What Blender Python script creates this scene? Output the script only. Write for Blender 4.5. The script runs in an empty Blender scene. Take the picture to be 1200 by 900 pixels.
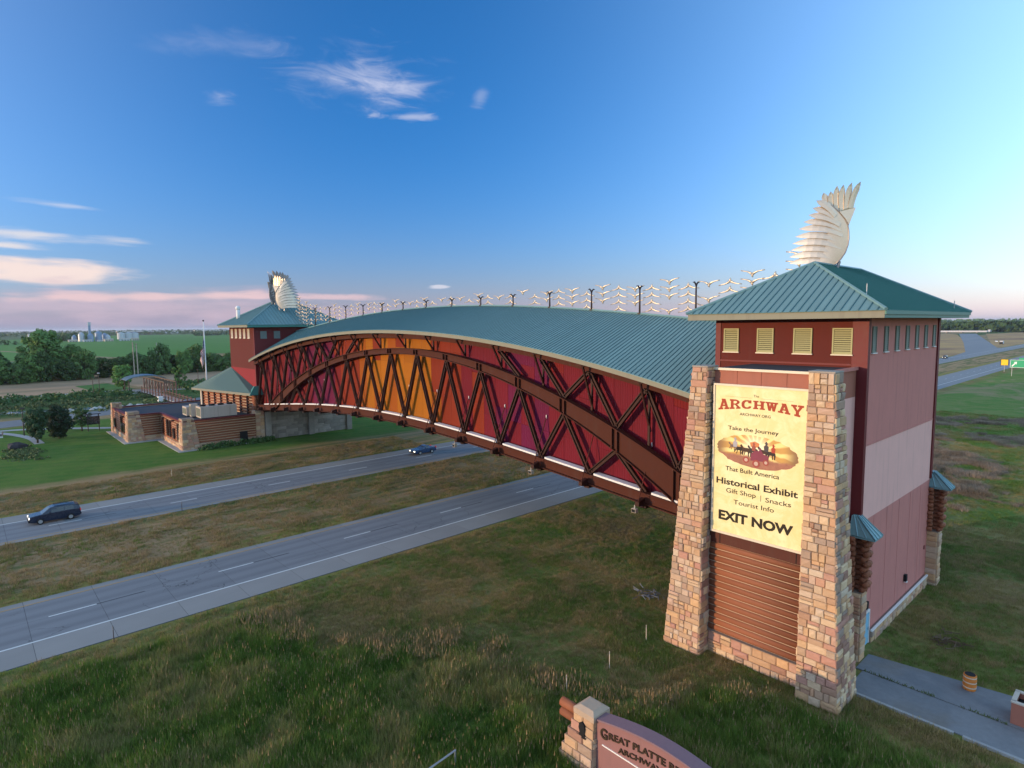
import bpy, math, random
import numpy as np
from mathutils import Vector, Matrix, noise
R = math.radians
rnd = random.Random(7)
scene = bpy.context.scene
col = scene.collection

# ------------------------------------------------------------------ camera
CAMLOC = Vector((0.0, 0.0, 21.7435))
PITCH, ROLL, YAW, FPX = R(5.52), R(-0.61), R(47.86), 707.886
cam_d = bpy.data.cameras.new('camera'); cam = bpy.data.objects.new('camera', cam_d); col.objects.link(cam)
cam_d.sensor_width = 36.0; cam_d.lens = 36.0 * FPX / 1200.0; cam_d.clip_start = 0.5; cam_d.clip_end = 60000
_sy, _cy, _sp, _cp = math.sin(YAW), math.cos(YAW), math.sin(PITCH), math.cos(PITCH)
_fw = Vector((-_sy*_cp, _cy*_cp, -_sp)); _rt = Vector((_cy, _sy, 0)); _up = _rt.cross(_fw)
_c, _s = math.cos(ROLL), math.sin(ROLL)
_r2 = _rt*_c + _up*_s; _u2 = _up*_c - _rt*_s
M = Matrix((( _r2.x, _u2.x, -_fw.x, CAMLOC.x), (_r2.y, _u2.y, -_fw.y, CAMLOC.y), (_r2.z, _u2.z, -_fw.z, CAMLOC.z), (0, 0, 0, 1)))
cam.matrix_world = M
scene.camera = cam

# ------------------------------------------------------------------ sun, sky, exposure
SUN_EL, SUN_AZ = R(5.0), R(24.0)      # azimuth measured from -Y towards -X
to_sun = Vector((-math.sin(SUN_AZ)*math.cos(SUN_EL), -math.cos(SUN_AZ)*math.cos(SUN_EL), math.sin(SUN_EL)))
sd = bpy.data.lights.new('sun', 'SUN'); sd.energy = 3.0; sd.angle = R(0.5); sd.color = (1.0, 0.68, 0.38)
so = bpy.data.objects.new('sun', sd); col.objects.link(so)
so.rotation_euler = (-to_sun).to_track_quat('-Z', 'Y').to_euler()
scene.view_settings.view_transform = 'Standard'; scene.view_settings.look = 'None'
scene.view_settings.exposure = 0.45; scene.view_settings.gamma = 1.0

class NT:
    """small helper to wire shader nodes"""
    def __init__(s, tree): s.t = tree; s.n = tree.nodes; s.l = tree.links
    def new(s, typ, **kw):
        nd = s.n.new(typ)
        for k, v in kw.items(): setattr(nd, k, v)
        return nd
    def put(s, sock, v):
        if isinstance(v, bpy.types.NodeSocket): s.l.new(v, sock)
        elif isinstance(v, (tuple, list)) and len(v) == 3 and sock.type == 'RGBA': sock.default_value = (*v, 1)
        else: sock.default_value = v
    def math(s, op, a, b=0.0, c=0.0, clamp=False):
        nd = s.new('ShaderNodeMath', operation=op, use_clamp=clamp)
        for i, v in enumerate((a, b, c)): s.put(nd.inputs[i], v)
        return nd.outputs[0]
    def mix(s, f, a, b, mode='MIX'):
        nd = s.new('ShaderNodeMix', data_type='RGBA', blend_type=mode, clamp_factor=True)
        s.put(nd.inputs[0], f); s.put(nd.inputs[6], a); s.put(nd.inputs[7], b)
        return nd.outputs[2]
    def noise(s, vec, scale, detail=3.0, rough=0.55, dist=0.0):
        nd = s.new('ShaderNodeTexNoise'); nd.inputs['Scale'].default_value = scale
        nd.inputs['Detail'].default_value = detail; nd.inputs['Roughness'].default_value = rough
        nd.inputs['Distortion'].default_value = dist
        if vec is not None: s.l.new(vec, nd.inputs['Vector'])
        return nd.outputs['Fac']
    def mapping(s, vec, loc=(0, 0, 0), rot=(0, 0, 0), sc=(1, 1, 1)):
        nd = s.new('ShaderNodeMapping'); s.l.new(vec, nd.inputs['Vector'])
        nd.inputs['Location'].default_value = loc; nd.inputs['Rotation'].default_value = rot; nd.inputs['Scale'].default_value = sc
        return nd.outputs[0]
    def step(s, v, lo, hi, smooth=True):
        nd = s.new('ShaderNodeMapRange', interpolation_type='SMOOTHSTEP' if smooth else 'LINEAR', clamp=True)
        s.put(nd.inputs[0], v); s.put(nd.inputs[1], lo); s.put(nd.inputs[2], hi)
        nd.inputs[3].default_value = 0; nd.inputs[4].default_value = 1
        return nd.outputs[0]
    def band(s, v, lo, hi, soft):
        return s.math('MULTIPLY', s.step(v, lo - soft, lo + soft), s.math('SUBTRACT', 1.0, s.step(v, hi - soft, hi + soft)))

world = bpy.data.worlds.new('World'); scene.world = world; world.use_nodes = True
w = NT(world.node_tree); w.n.clear()
sky = w.new('ShaderNodeTexSky', sky_type='NISHITA'); sky.sun_disc = False
sky.sun_elevation = SUN_EL
sky.sun_rotation = math.atan2(to_sun.x, to_sun.y)
sky.altitude = 600; sky.air_density = 1.0; sky.dust_density = 0.4; sky.ozone_density = 4.0
tc = w.new('ShaderNodeTexCoord'); dirv = tc.outputs['Generated']
sep = w.new('ShaderNodeSeparateXYZ'); w.l.new(dirv, sep.inputs[0])
# azimuth (0 = +Y, growing towards -X) and elevation of the view direction, in degrees
az = w.math('MULTIPLY', w.math('ARCTAN2', w.math('MULTIPLY', sep.outputs[0], -1.0), sep.outputs[1]), 57.2958)
el = w.math('MULTIPLY', w.math('ARCSINE', sep.outputs[2]), 57.2958)
comb = w.new('ShaderNodeCombineXYZ'); w.l.new(az, comb.inputs[0]); w.l.new(el, comb.inputs[1])
ae = comb.outputs[0]
# clear evening air: the blue above, two broad pale lobes of haze towards and away from the low sun, a warm grey horizon
def rgbmul(c, k):
    nd = w.new('ShaderNodeVectorMath', operation='MULTIPLY'); w.put(nd.inputs[0], c); w.put(nd.inputs[1], k); return nd.outputs[0]
def rgbadd(a, b_):
    nd = w.new('ShaderNodeVectorMath', operation='ADD'); w.put(nd.inputs[0], a); w.put(nd.inputs[1], b_); return nd.outputs[0]
def scaled(c, f):
    nd = w.new('ShaderNodeVectorMath', operation='SCALE'); w.put(nd.inputs[0], c); w.put(nd.inputs['Scale'], f); return nd.outputs[0]
K = 1/.205
kk = lambda r, g, b_: (r*K, g*K, b_*K)
zen = w.math('SUBTRACT', 1.0, w.step(el, 40.0, 85.0))
def lobe(a0, width):
    d = w.math('DIVIDE', w.math('WRAP', w.math('SUBTRACT', az, a0), 180.0, -180.0), width)
    return w.math('MULTIPLY', w.math('POWER', 2.71828, w.math('MULTIPLY', w.math('MULTIPLY', d, d), -1.0)), zen)
LL = lobe(156.0, 45.5)
LR = w.math('SUBTRACT', 1.0, w.math('POWER', 2.71828, w.math('MULTIPLY', lobe(-60.0, 49.6), -5.05)))   # the whole side away from the sun
elp = w.math('MAXIMUM', el, 0.0)
fall = lambda h: w.math('POWER', 2.71828, w.math('DIVIDE', elp, -h))
red = w.new('ShaderNodeCombineXYZ'); w.l.new(w.math('ADD', .02, w.math('MULTIPLY', LL, .95)), red.inputs[0]); red.inputs[1].default_value = 1.13; red.inputs[2].default_value = 1.66
skycol = rgbmul(sky.outputs[0], red.outputs[0])
skycol = rgbadd(skycol, rgbadd(scaled(kk(.54, .87, 1.14), LR), scaled(kk(1.23, 1.38, 1.30), LL)))
skycol = rgbadd(skycol, scaled(kk(1.0, .84, .06), w.math('MULTIPLY', LR, fall(14.8))))
hz = rgbadd(kk(.56, .36, .50), scaled(kk(1.15, .83, .62), LR))
skycol = w.mix(fall(4.7), skycol, hz)
skycol = w.mix(w.math('MULTIPLY', fall(.8), .55), skycol, kk(.02, .31, .48))
bg = w.new('ShaderNodeBackground'); bg.inputs['Strength'].default_value = 0.15
out = w.new('ShaderNodeOutputWorld'); w.l.new(bg.outputs[0], out.inputs[0])

NZ1 = w.noise(w.mapping(ae, rot=(0, 0, R(-7)), sc=(.17, .62, 1)), 1.0, 6.0, .64, 1.4)     # high cirrus
NZ2 = w.noise(w.mapping(ae, sc=(.10, .80, 1)), 1.0, 5.0, .6, .5)                              # long low streaks
NZ3 = w.noise(w.mapping(ae, sc=(.22, .55, 1)), 1.0, 2.0, .5, .0)
def cloud(base, a0, e0, tilt, la, le, nzs, soft, opacity, colr):
    """one wisp of cirrus: streaked noise inside a soft ellipse la x le degrees, tilted"""
    sub = w.new('ShaderNodeVectorMath', operation='SUBTRACT'); w.l.new(ae, sub.inputs[0]); sub.inputs[1].default_value = (a0, e0, 0)
    rot = w.new('ShaderNodeVectorRotate', rotation_type='Z_AXIS'); w.l.new(sub.outputs[0], rot.inputs['Vector']); rot.inputs['Angle'].default_value = R(tilt)
    dv = w.new('ShaderNodeVectorMath', operation='DIVIDE'); w.l.new(rot.outputs[0], dv.inputs[0]); dv.inputs[1].default_value = (la, le, 1)
    ln = w.new('ShaderNodeVectorMath', operation='LENGTH'); w.l.new(dv.outputs[0], ln.inputs[0])
    env = w.math('SUBTRACT', 1.0, w.math('ADD', ln.outputs['Value'], w.math('MULTIPLY', w.math('SUBTRACT', NZ3, .5), 1.3)))
    dens = w.step(w.math('ADD', w.math('MULTIPLY', w.math('SUBTRACT', nzs, .5), 2.1), w.math('MULTIPLY', env, 1.0)), .05, .05 + soft)
    return w.mix(w.math('MULTIPLY', dens, opacity), base, colr)
_w = kk(.62, .66, .84); _p = kk(.98, .80, .74); _m = kk(.64, .50, .60)
skycol = cloud(skycol, 61.0, 21.0, -5, 9.0, 2.9, NZ1, 1.6, .50, _w)
skycol = cloud(skycol, 59.3, 20.7, -8, 4.6, 1.9, NZ1, 1.5, .62, kk(.74, .75, .92))
skycol = cloud(skycol, 71.5, 22.2, 6, 9.0, 1.1, NZ1, 1.5, .22, _w)
skycol = cloud(skycol, 56.5, 18.2, 3, 3.8, .50, NZ1, .8, .60, _w)
skycol = cloud(skycol, 72.5, 18.4, 0, 1.6, .9, NZ1, 1.2, .40, _w)
skycol = cloud(skycol, 50.5, 19.9, 60, 1.4, .8, NZ1, 1.2, .30, _w)
skycol = cloud(skycol, 83.6, 9.25, -1, 3.6, .32, NZ2, .9, .50, kk(.70, .74, .86))
skycol = cloud(skycol, 86.5, 7.0, -1, 6.5, .65, NZ2, .9, .75, kk(.85, .80, .80))
skycol = cloud(skycol, 88.0, 6.15, -2, 4.8, .45, NZ2, .9, .80, kk(.90, .82, .80))
skycol = cloud(skycol, 86.0, 4.45, -1, 9.5, 1.25, NZ2, .8, .95, _p)
skycol = cloud(skycol, 76.0, 1.7, -1, 20.0, 2.1, NZ2, 1.0, .75, _m)
skycol = cloud(skycol, 78.5, 2.65, 1.0, 11.0, .50, NZ2, .8, .85, kk(.86, .62, .64))
skycol = cloud(skycol, 64.5, 2.7, 0, 6.0, .40, NZ2, .8, .75, kk(.84, .60, .64))
skycol = cloud(skycol, 54.5, 3.65, 0, 1.1, .22, NZ1, .6, .8, kk(.74, .74, .84))
w.l.new(skycol, bg.inputs['Color'])

# ------------------------------------------------------------------ materials
MATS = {}
def set_ramp(cr, stops):
    el_ = cr.color_ramp.elements; el_[0].color = (*stops[0], 1); el_[-1].color = (*stops[-1], 1)
    for i in range(1, len(stops)-1): el_.new(i/(len(stops)-1)).color = (*stops[i], 1)
def pm(name, colr, rough=0.7, var=0.15, scale=6.0, metal=0.0, bump=0.0, bscale=None, objvar=0.0, ramp=None, spec=0.25, stretch=(1, 1, 1), grime=0.0, emit=None):
    """procedural painted / mineral / metal surface: noise in the colour, optional relief, tint per object"""
    if name in MATS: return MATS[name]
    m = bpy.data.materials.new(name); m.use_nodes = True; t = NT(m.node_tree)
    b = t.n['Principled BSDF']; b.inputs['Roughness'].default_value = rough; b.inputs['Metallic'].default_value = metal
    b.inputs['Specular IOR Level'].default_value = spec
    tcn = t.new('ShaderNodeTexCoord'); v = t.mapping(tcn.outputs['Object'], sc=stretch)
    nz = t.noise(v, scale, 5.0)
    base = colr
    if ramp:
        oi = t.new('ShaderNodeObjectInfo'); cr = t.new('ShaderNodeValToRGB'); cr.color_ramp.interpolation = 'LINEAR'
        t.l.new(oi.outputs['Random'], cr.inputs[0])
        set_ramp(cr, ramp)
        base = cr.outputs[0]
    elif objvar:
        oi = t.new('ShaderNodeObjectInfo')
        f = t.math('ADD', 1.0 - objvar, t.math('MULTIPLY', oi.outputs['Random'], 2*objvar))
        mm = t.new('ShaderNodeVectorMath', operation='SCALE'); mm.inputs[0].default_value = colr; t.l.new(f, mm.inputs['Scale'])
        base = mm.outputs[0]
    f = t.math('ADD', 1.0 - var, t.math('MULTIPLY', nz, 2*var))
    sc_ = t.new('ShaderNodeVectorMath', operation='SCALE'); t.put(sc_.inputs[0], base); t.l.new(f, sc_.inputs['Scale'])
    cfin = sc_.outputs[0]
    if grime:
        g = t.noise(t.mapping(tcn.outputs['Object'], sc=(2.2, 2.2, 0.16)), 1.0, 4.0)
        cfin = t.mix(t.math('MULTIPLY', t.step(g, 0.5, 0.75), grime), cfin, (0.09, 0.07, 0.055))
    t.l.new(cfin, b.inputs['Base Color'])
    rr = t.math('ADD', rough - 0.08, t.math('MULTIPLY', nz, 0.16), clamp=True); t.l.new(rr, b.inputs['Roughness'])
    if bump:
        bn = t.new('ShaderNodeBump'); bn.inputs['Strength'].default_value = bump; bn.inputs['Distance'].default_value = 0.03
        t.l.new(t.noise(v, bscale or scale*4, 4.0), bn.inputs['Height']); t.l.new(bn.outputs[0], b.inputs['Normal'])
    if emit: b.inputs['Emission Color'].default_value = (*emit[:3], 1); b.inputs['Emission Strength'].default_value = emit[3]
    MATS[name] = m; return m

STONE_RAMP = [(.30, .165, .12), (.50, .32, .18), (.38, .25, .18), (.60, .43, .27), (.30, .22, .175), (.55, .34, .18), (.42, .22, .165), (.52, .40, .29), (.46, .28, .16)]
M_stone = pm('sandstone', (.4, .3, .22), 0.9, 0.22, 3.0, bump=0.5, bscale=9, ramp=STONE_RAMP)
M_STONES = [pm('sandstone tone %d' % (i+1), c, 0.9, 0.22, 3.0, bump=0.5, bscale=9) for i, c in enumerate(STONE_RAMP)]
M_mortar = pm('mortar', (.24, .18, .14), 0.95, 0.2, 5.0, bump=0.4)
M_greystone = pm('grey abutment stone', (.26, .23, .20), 0.95, 0.35, 0.9, bump=0.6, bscale=3, objvar=.25)
M_log = pm('red brown log', (.245, .088, .045), 0.75, 0.25, 3.0, stretch=(.3, 1, 6), bump=0.3, objvar=.14)
M_chink = pm('pale chinking', (.52, .37, .25), 0.85, 0.12)
M_redband = pm('dark red steel band', (.075, .018, .012), 0.6, 0.15, grime=.2)
M_darkred = pm('dark red stucco', (.100, .018, .013), 0.85, 0.14, 1.2, bump=.15, bscale=30, grime=.12)
M_crimson = pm('crimson stucco', (.22, .022, .026), 0.85, 0.12, 1.2, bump=.15, bscale=30, grime=.12)
M_mauve = pm('mauve stucco', (.50, .195, .165), 0.9, 0.10, 0.8, bump=.2, bscale=40, grime=.2)
M_pink = pm('pale pink stucco', (.72, .40, .345), 0.9, 0.08, 0.8, bump=.2, bscale=40, grime=.16)
M_terracotta = pm('terracotta stucco', (.34, .13, .09), 0.9, 0.12, 0.9, bump=.2, bscale=40, grime=.15)
M_trim = pm('maroon corner trim', (.13, .016, .018), 0.55, 0.12)
M_steel = pm('rust brown painted steel', (.062, .016, .009), 0.7, 0.2, 2.0, spec=.15, objvar=.10, grime=.15)
M_roof = pm('teal standing seam metal', (.150, .265, .275), 0.45, 0.10, 0.8, metal=0.10, objvar=.06)
M_roofdark = pm('teal seam rib', (.105, .195, .205), 0.45, 0.10, 1.0, metal=0.12)
M_gutter = pm('teal gutter and shaded slope', (.045, .17, .145), 0.45, 0.1)  # gutters, side fascias, and the shaded right slope of the near roof
M_fascia = pm('beige fascia', (.21, .205, .155), 0.6, 0.08, 1.5, grime=.2)
M_coping = pm('pale metal coping', (.62, .54, .42), 0.4, 0.08)
M_louver = pm('khaki louver', (.36, .34, .17), 0.6, 0.08)
M_louvergrey = pm('grey green louver', (.15, .165, .13), 0.6, 0.1)
M_white = pm('white painted metal', (.72, .69, .66), 0.5, 0.08)
M_sculpt = pm('brushed stainless steel', (.68, .56, .43), 0.36, 0.24, 7.0, metal=0.6, stretch=(1, 1, 5))
M_sculptdark = pm('stainless edge and wing shade', (.30, .27, .26), 0.42, 0.15, 5.0, metal=0.6)  # edges and mounts; also the painted shade of the far tower's rear wings
M_post = pm('dark bronze post', (.05, .032, .028), 0.5, 0.2)
M_letterred = pm('printed red letter', (.33, .045, .02), 0.6, 0.2, 2.0)
M_ink = pm('printed black letter', (.016, .011, .008), 0.6, 0.1)
M_brass = pm('bronze letter', (.055, .035, .024), 0.5, 0.2, metal=.3)
M_bolt = pm('galvanised steel', (.35, .36, .37), 0.45, 0.15, metal=.6)
M_black = pm('black rubber and dark fill', (.012, .012, .013), 0.8, 0.2)
M_door = pm('light blue door paint', (.22, .45, .60), 0.5, 0.08)
M_flatroof = pm('dark membrane roof', (.045, .05, .062), 0.85, 0.25, 0.7)
M_hvac = pm('beige sheet metal', (.50, .42, .34), 0.5, 0.08, grime=.25)
M_glass = pm('dark window glass', (.02, .022, .026), 0.12, 0.1, spec=.8)
M_wood = pm('weathered wood', (.13, .085, .055), 0.9, 0.25, 3.0, stretch=(1, 1, .2))
M_bark = pm('bark', (.07, .05, .037), 0.95, 0.3, 4.0, bump=.5)
M_rust = pm('faded orange barrel', (.62, .20, .04), 0.7, 0.25, 3.0)
M_rock = pm('pale rock', (.42, .40, .37), 0.95, 0.25, 1.5, bump=.4, objvar=.2)

# ------------------------------------------------------------------ mesh helpers
ORG = {}
class MB:
    def __init__(s): s.v = []; s.f = []; s.mi = []
    def add(s, verts, faces, mi=0):
        o = len(s.v); s.v += [tuple(x) for x in verts]
        for f in faces: s.f.append(tuple(o + i for i in f)); s.mi.append(mi)
        return s
    def hexa(s, p, mi=0):   # 8 points: bottom 4 ccw, top 4 ccw
        return s.add(p, [(3, 2, 1, 0), (4, 5, 6, 7), (0, 1, 5, 4), (1, 2, 6, 5), (2, 3, 7, 6), (3, 0, 4, 7)], mi)
    def box(s, x0, x1, y0, y1, z0, z1, mi=0):
        if x0 > x1: x0, x1 = x1, x0
        if y0 > y1: y0, y1 = y1, y0
        return s.hexa([(x0, y0, z0), (x1, y0, z0), (x1, y1, z0), (x0, y1, z0), (x0, y0, z1), (x1, y0, z1), (x1, y1, z1), (x0, y1, z1)], mi)
    def bar(s, a, b, wa, wb, up=(0, 0, 1), mi=0):
        """straight bar a->b, wa across, wb along `up`"""
        a = Vector(a); b = Vector(b); d = (b - a).normalized(); u = Vector(up)
        x = d.cross(u)
        if x.length < 1e-4: x = d.cross(Vector((0, 1, 0)))
        x.normalize(); u = x.cross(d).normalized(); x *= wa/2; u *= wb/2
        return s.hexa([a-x-u, a+x-u, b+x-u, b-x-u, a-x+u, a+x+u, b+x+u, b-x+u], mi)
    def tube(s, pts, radii, n=8, mi=0, cap=True):
        pts = [Vector(p) for p in pts]
        if not hasattr(radii, '__len__'): radii = [radii]*len(pts)
        o = len(s.v); prev = None
        for i, p in enumerate(pts):
            d = (pts[min(i+1, len(pts)-1)] - pts[max(i-1, 0)])
            d = d.normalized() if d.length > 1e-9 else Vector((0, 0, 1))
            x = prev if prev is not None else (Vector((1, 0, 0)) if abs(d.x) < .9 else Vector((0, 1, 0)))
            x = (x - d*x.dot(d)).normalized(); prev = x; y = d.cross(x)
            for k in range(n):
                a = 2*math.pi*k/n; s.v.append(tuple(p + (x*math.cos(a) + y*math.sin(a))*radii[i]))
        for i in range(len(pts)-1):
            for k in range(n):
                s.f.append((o+i*n+k, o+i*n+(k+1) % n, o+(i+1)*n+(k+1) % n, o+(i+1)*n+k)); s.mi.append(mi)
        if cap:
            s.f.append(tuple(o+k for k in reversed(range(n)))); s.mi.append(mi)
            s.f.append(tuple(o+(len(pts)-1)*n+k for k in range(n))); s.mi.append(mi)
        return s
    def prism(s, poly, d, mi=0):
        """polygon (list of 3-vectors) pushed along d"""
        d = Vector(d); n = len(poly); a = [Vector(p) for p in poly]
        o = len(s.v); s.v += [tuple(p) for p in a] + [tuple(p+d) for p in a]
        s.f.append(tuple(o+i for i in reversed(range(n)))); s.mi.append(mi)
        s.f.append(tuple(o+n+i for i in range(n))); s.mi.append(mi)
        for i in range(n): s.f.append((o+i, o+(i+1) % n, o+n+(i+1) % n, o+n+i)); s.mi.append(mi)
        return s
    def sphere(s, c, r, nu=10, nv=6, sc=(1, 1, 1), mi=0):
        o = len(s.v)
        for j in range(nv+1):
            t = math.pi*j/nv
            for i in range(nu):
                a = 2*math.pi*i/nu
                s.v.append((c[0]+r*sc[0]*math.sin(t)*math.cos(a), c[1]+r*sc[1]*math.sin(t)*math.sin(a), c[2]+r*sc[2]*math.cos(t)))
        for j in range(nv):
            for i in range(nu):
                s.f.append((o+j*nu+i, o+(j+1)*nu+i, o+(j+1)*nu+(i+1) % nu, o+j*nu+(i+1) % nu)); s.mi.append(mi)
        return s
    def mesh(s, name, mats, org=(0, 0, 0), smooth=False):
        me = bpy.data.meshes.new(name)
        me.from_pydata([(v[0]-org[0], v[1]-org[1], v[2]-org[2]) for v in s.v], [], s.f)
        for m in (mats if isinstance(mats, (list, tuple)) else [mats]): me.materials.append(m)
        if len(me.polygons) == len(s.mi) and max(s.mi, default=0): me.polygons.foreach_set('material_index', s.mi)
        if smooth: me.polygons.foreach_set('use_smooth', [True]*len(me.polygons))
        me.update(); return me
    def build(s, name, mats, parent=None, smooth=False, label=None, kind=None):
        org = ORG.get(parent.name, (0, 0, 0)) if parent else (0, 0, 0)
        ob = bpy.data.objects.new(name, s.mesh(name, mats, org, smooth)); col.objects.link(ob)
        if parent: ob.parent = parent; ORG[ob.name] = org
        if label: ob['label'] = label
        if kind: ob['kind'] = kind
        return ob
def thing(name, label, cat, loc=(0, 0, 0), group=None):
    o = bpy.data.objects.new(name, None); col.objects.link(o); o.location = loc; o.empty_display_size = .3
    o['label'] = label; o['category'] = cat
    if group: o['group'] = group
    ORG[o.name] = tuple(loc); return o
def tag(o, label, cat, group=None):
    o['label'] = label; o['category'] = cat
    if group: o['group'] = group
    return o
def kids(o): return [c for c in o.children]
def dup(root, loc, rotz=0.0, sc=None, label=None, group=None):
    r = root.copy(); col.objects.link(r); r.location = loc; r.rotation_euler = (0, 0, rotz)
    if sc is not None: r.scale = (sc, sc, sc) if not hasattr(sc, '__len__') else sc
    if label: r['label'] = label
    if group: r['group'] = group
    for ch in kids(root):
        c = ch.copy(); col.objects.link(c); c.parent = r
        for g in kids(ch):
            d = g.copy(); col.objects.link(d); d.parent = c
    return r
def inst(name, me, parent, loc, rot=(0, 0, 0), sc=(1, 1, 1)):
    """a piece that shares its mesh data; loc in world space"""
    o = bpy.data.objects.new(name, me); col.objects.link(o)
    g = ORG.get(parent.name, (0, 0, 0)); o.parent = parent
    o.location = (loc[0]-g[0], loc[1]-g[1], loc[2]-g[2]); o.rotation_euler = rot; o.scale = sc
    return o
def structure(name, mb, m, smooth=False): return mb.build(name, m, None, smooth, kind='structure')

# rough-faced stones: unit blocks -0.5..0.5 in x and z, y 0 (wall) .. -1 (face), chamfered and uneven
def stone_mesh(seed):
    r = random.Random(seed); b = MB(); j = lambda a: r.uniform(-a, a)
    ring0 = [(-.5, .0, -.5), (.5, .0, -.5), (.5, .0, .5), (-.5, .0, .5)]
    ring1 = [(-.5, -.62+j(.08), -.5), (.5, -.62+j(.08), -.5), (.5, -.62+j(.08), .5), (-.5, -.62+j(.08), .5)]
    ring2 = [(-.42+j(.03), -1+j(.22), -.40+j(.04)), (.42+j(.03), -1+j(.22), -.40+j(.04)), (.42+j(.03), -1+j(.22), .40+j(.04)), (-.42+j(.03), -1+j(.22), .40+j(.04))]
    c = (j(.15), -1.12+j(.2), j(.12))
    b.v = ring0 + ring1 + ring2 + [c]
    for k in range(4):
        n = (k+1) % 4
        b.f += [(k, n, 4+n, 4+k), (4+k, 4+n, 8+n, 8+k), (8+k, 8+n, 12)]
    b.mi = [0]*len(b.f)
    return b.mesh('stone', M_stone)
STONES = [stone_mesh(s) for s in range(10)]
def lay_stones(parent, face, z0, z1, nrm, rowh=(.38, .56), wid=(.5, 1.15), depth=.09, r=rnd, joined=None):
    """ashlar courses on a wall face. face(z) -> (A, B): left and right end of the course (3-vectors), nrm: outward 2-vector"""
    z = z0; k = 0; ang = math.atan2(nrm[1], nrm[0]) + math.pi/2
    while z < z1 - .12:
        h = min(r.uniform(*rowh), z1 - z)
        if z1 - z - h < .2: h = z1 - z
        A, B = face(z); A2, B2 = face(z + h)
        A = (Vector(A) + Vector(A2))/2; B = (Vector(B) + Vector(B2))/2
        tilt = math.atan2((Vector((A2[0]-face(z)[0][0], A2[1]-face(z)[0][1], 0))).dot(Vector((nrm[0], nrm[1], 0))), h)
        L = (B - A).length; n = max(1, round(L / r.uniform(*wid)))
        cuts = [0] + sorted((i + r.uniform(-.28, .28))/n for i in range(1, n)) + [1]
        for i in range(n):
            a, b_ = cuts[i], cuts[i+1]; p = A.lerp(B, (a+b_)/2)
            split = r.random() < .18 and h > .42
            for (zz, hh) in ([(z + h*.27, h*.5), (z + h*.77, h*.46)] if split else [(z + h/2, h)]):
                dims = ((b_-a)*L - .022, depth*r.uniform(.6, 1.45), hh - .022); me = r.choice(STONES); k += 1
                if joined is None: inst('stone', me, parent, (p.x, p.y, zz), (0, 0, ang), dims)
                else:
                    mx = Matrix.Translation((p.x, p.y, zz)) @ Matrix.Rotation(ang, 4, 'Z') @ Matrix.Diagonal((*dims, 1)); mi = r.randrange(len(STONE_RAMP))
                    joined.add([mx @ v.co for v in me.vertices], [tuple(q.vertices) for q in me.polygons], mi)
        z += h
    return k
# ------------------------------------------------------------------ ground
RA = 0.00657
def rd(x, y, z=0.0): return (x*math.cos(RA) - y*math.sin(RA), x*math.sin(RA) + y*math.cos(RA), z)

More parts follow.
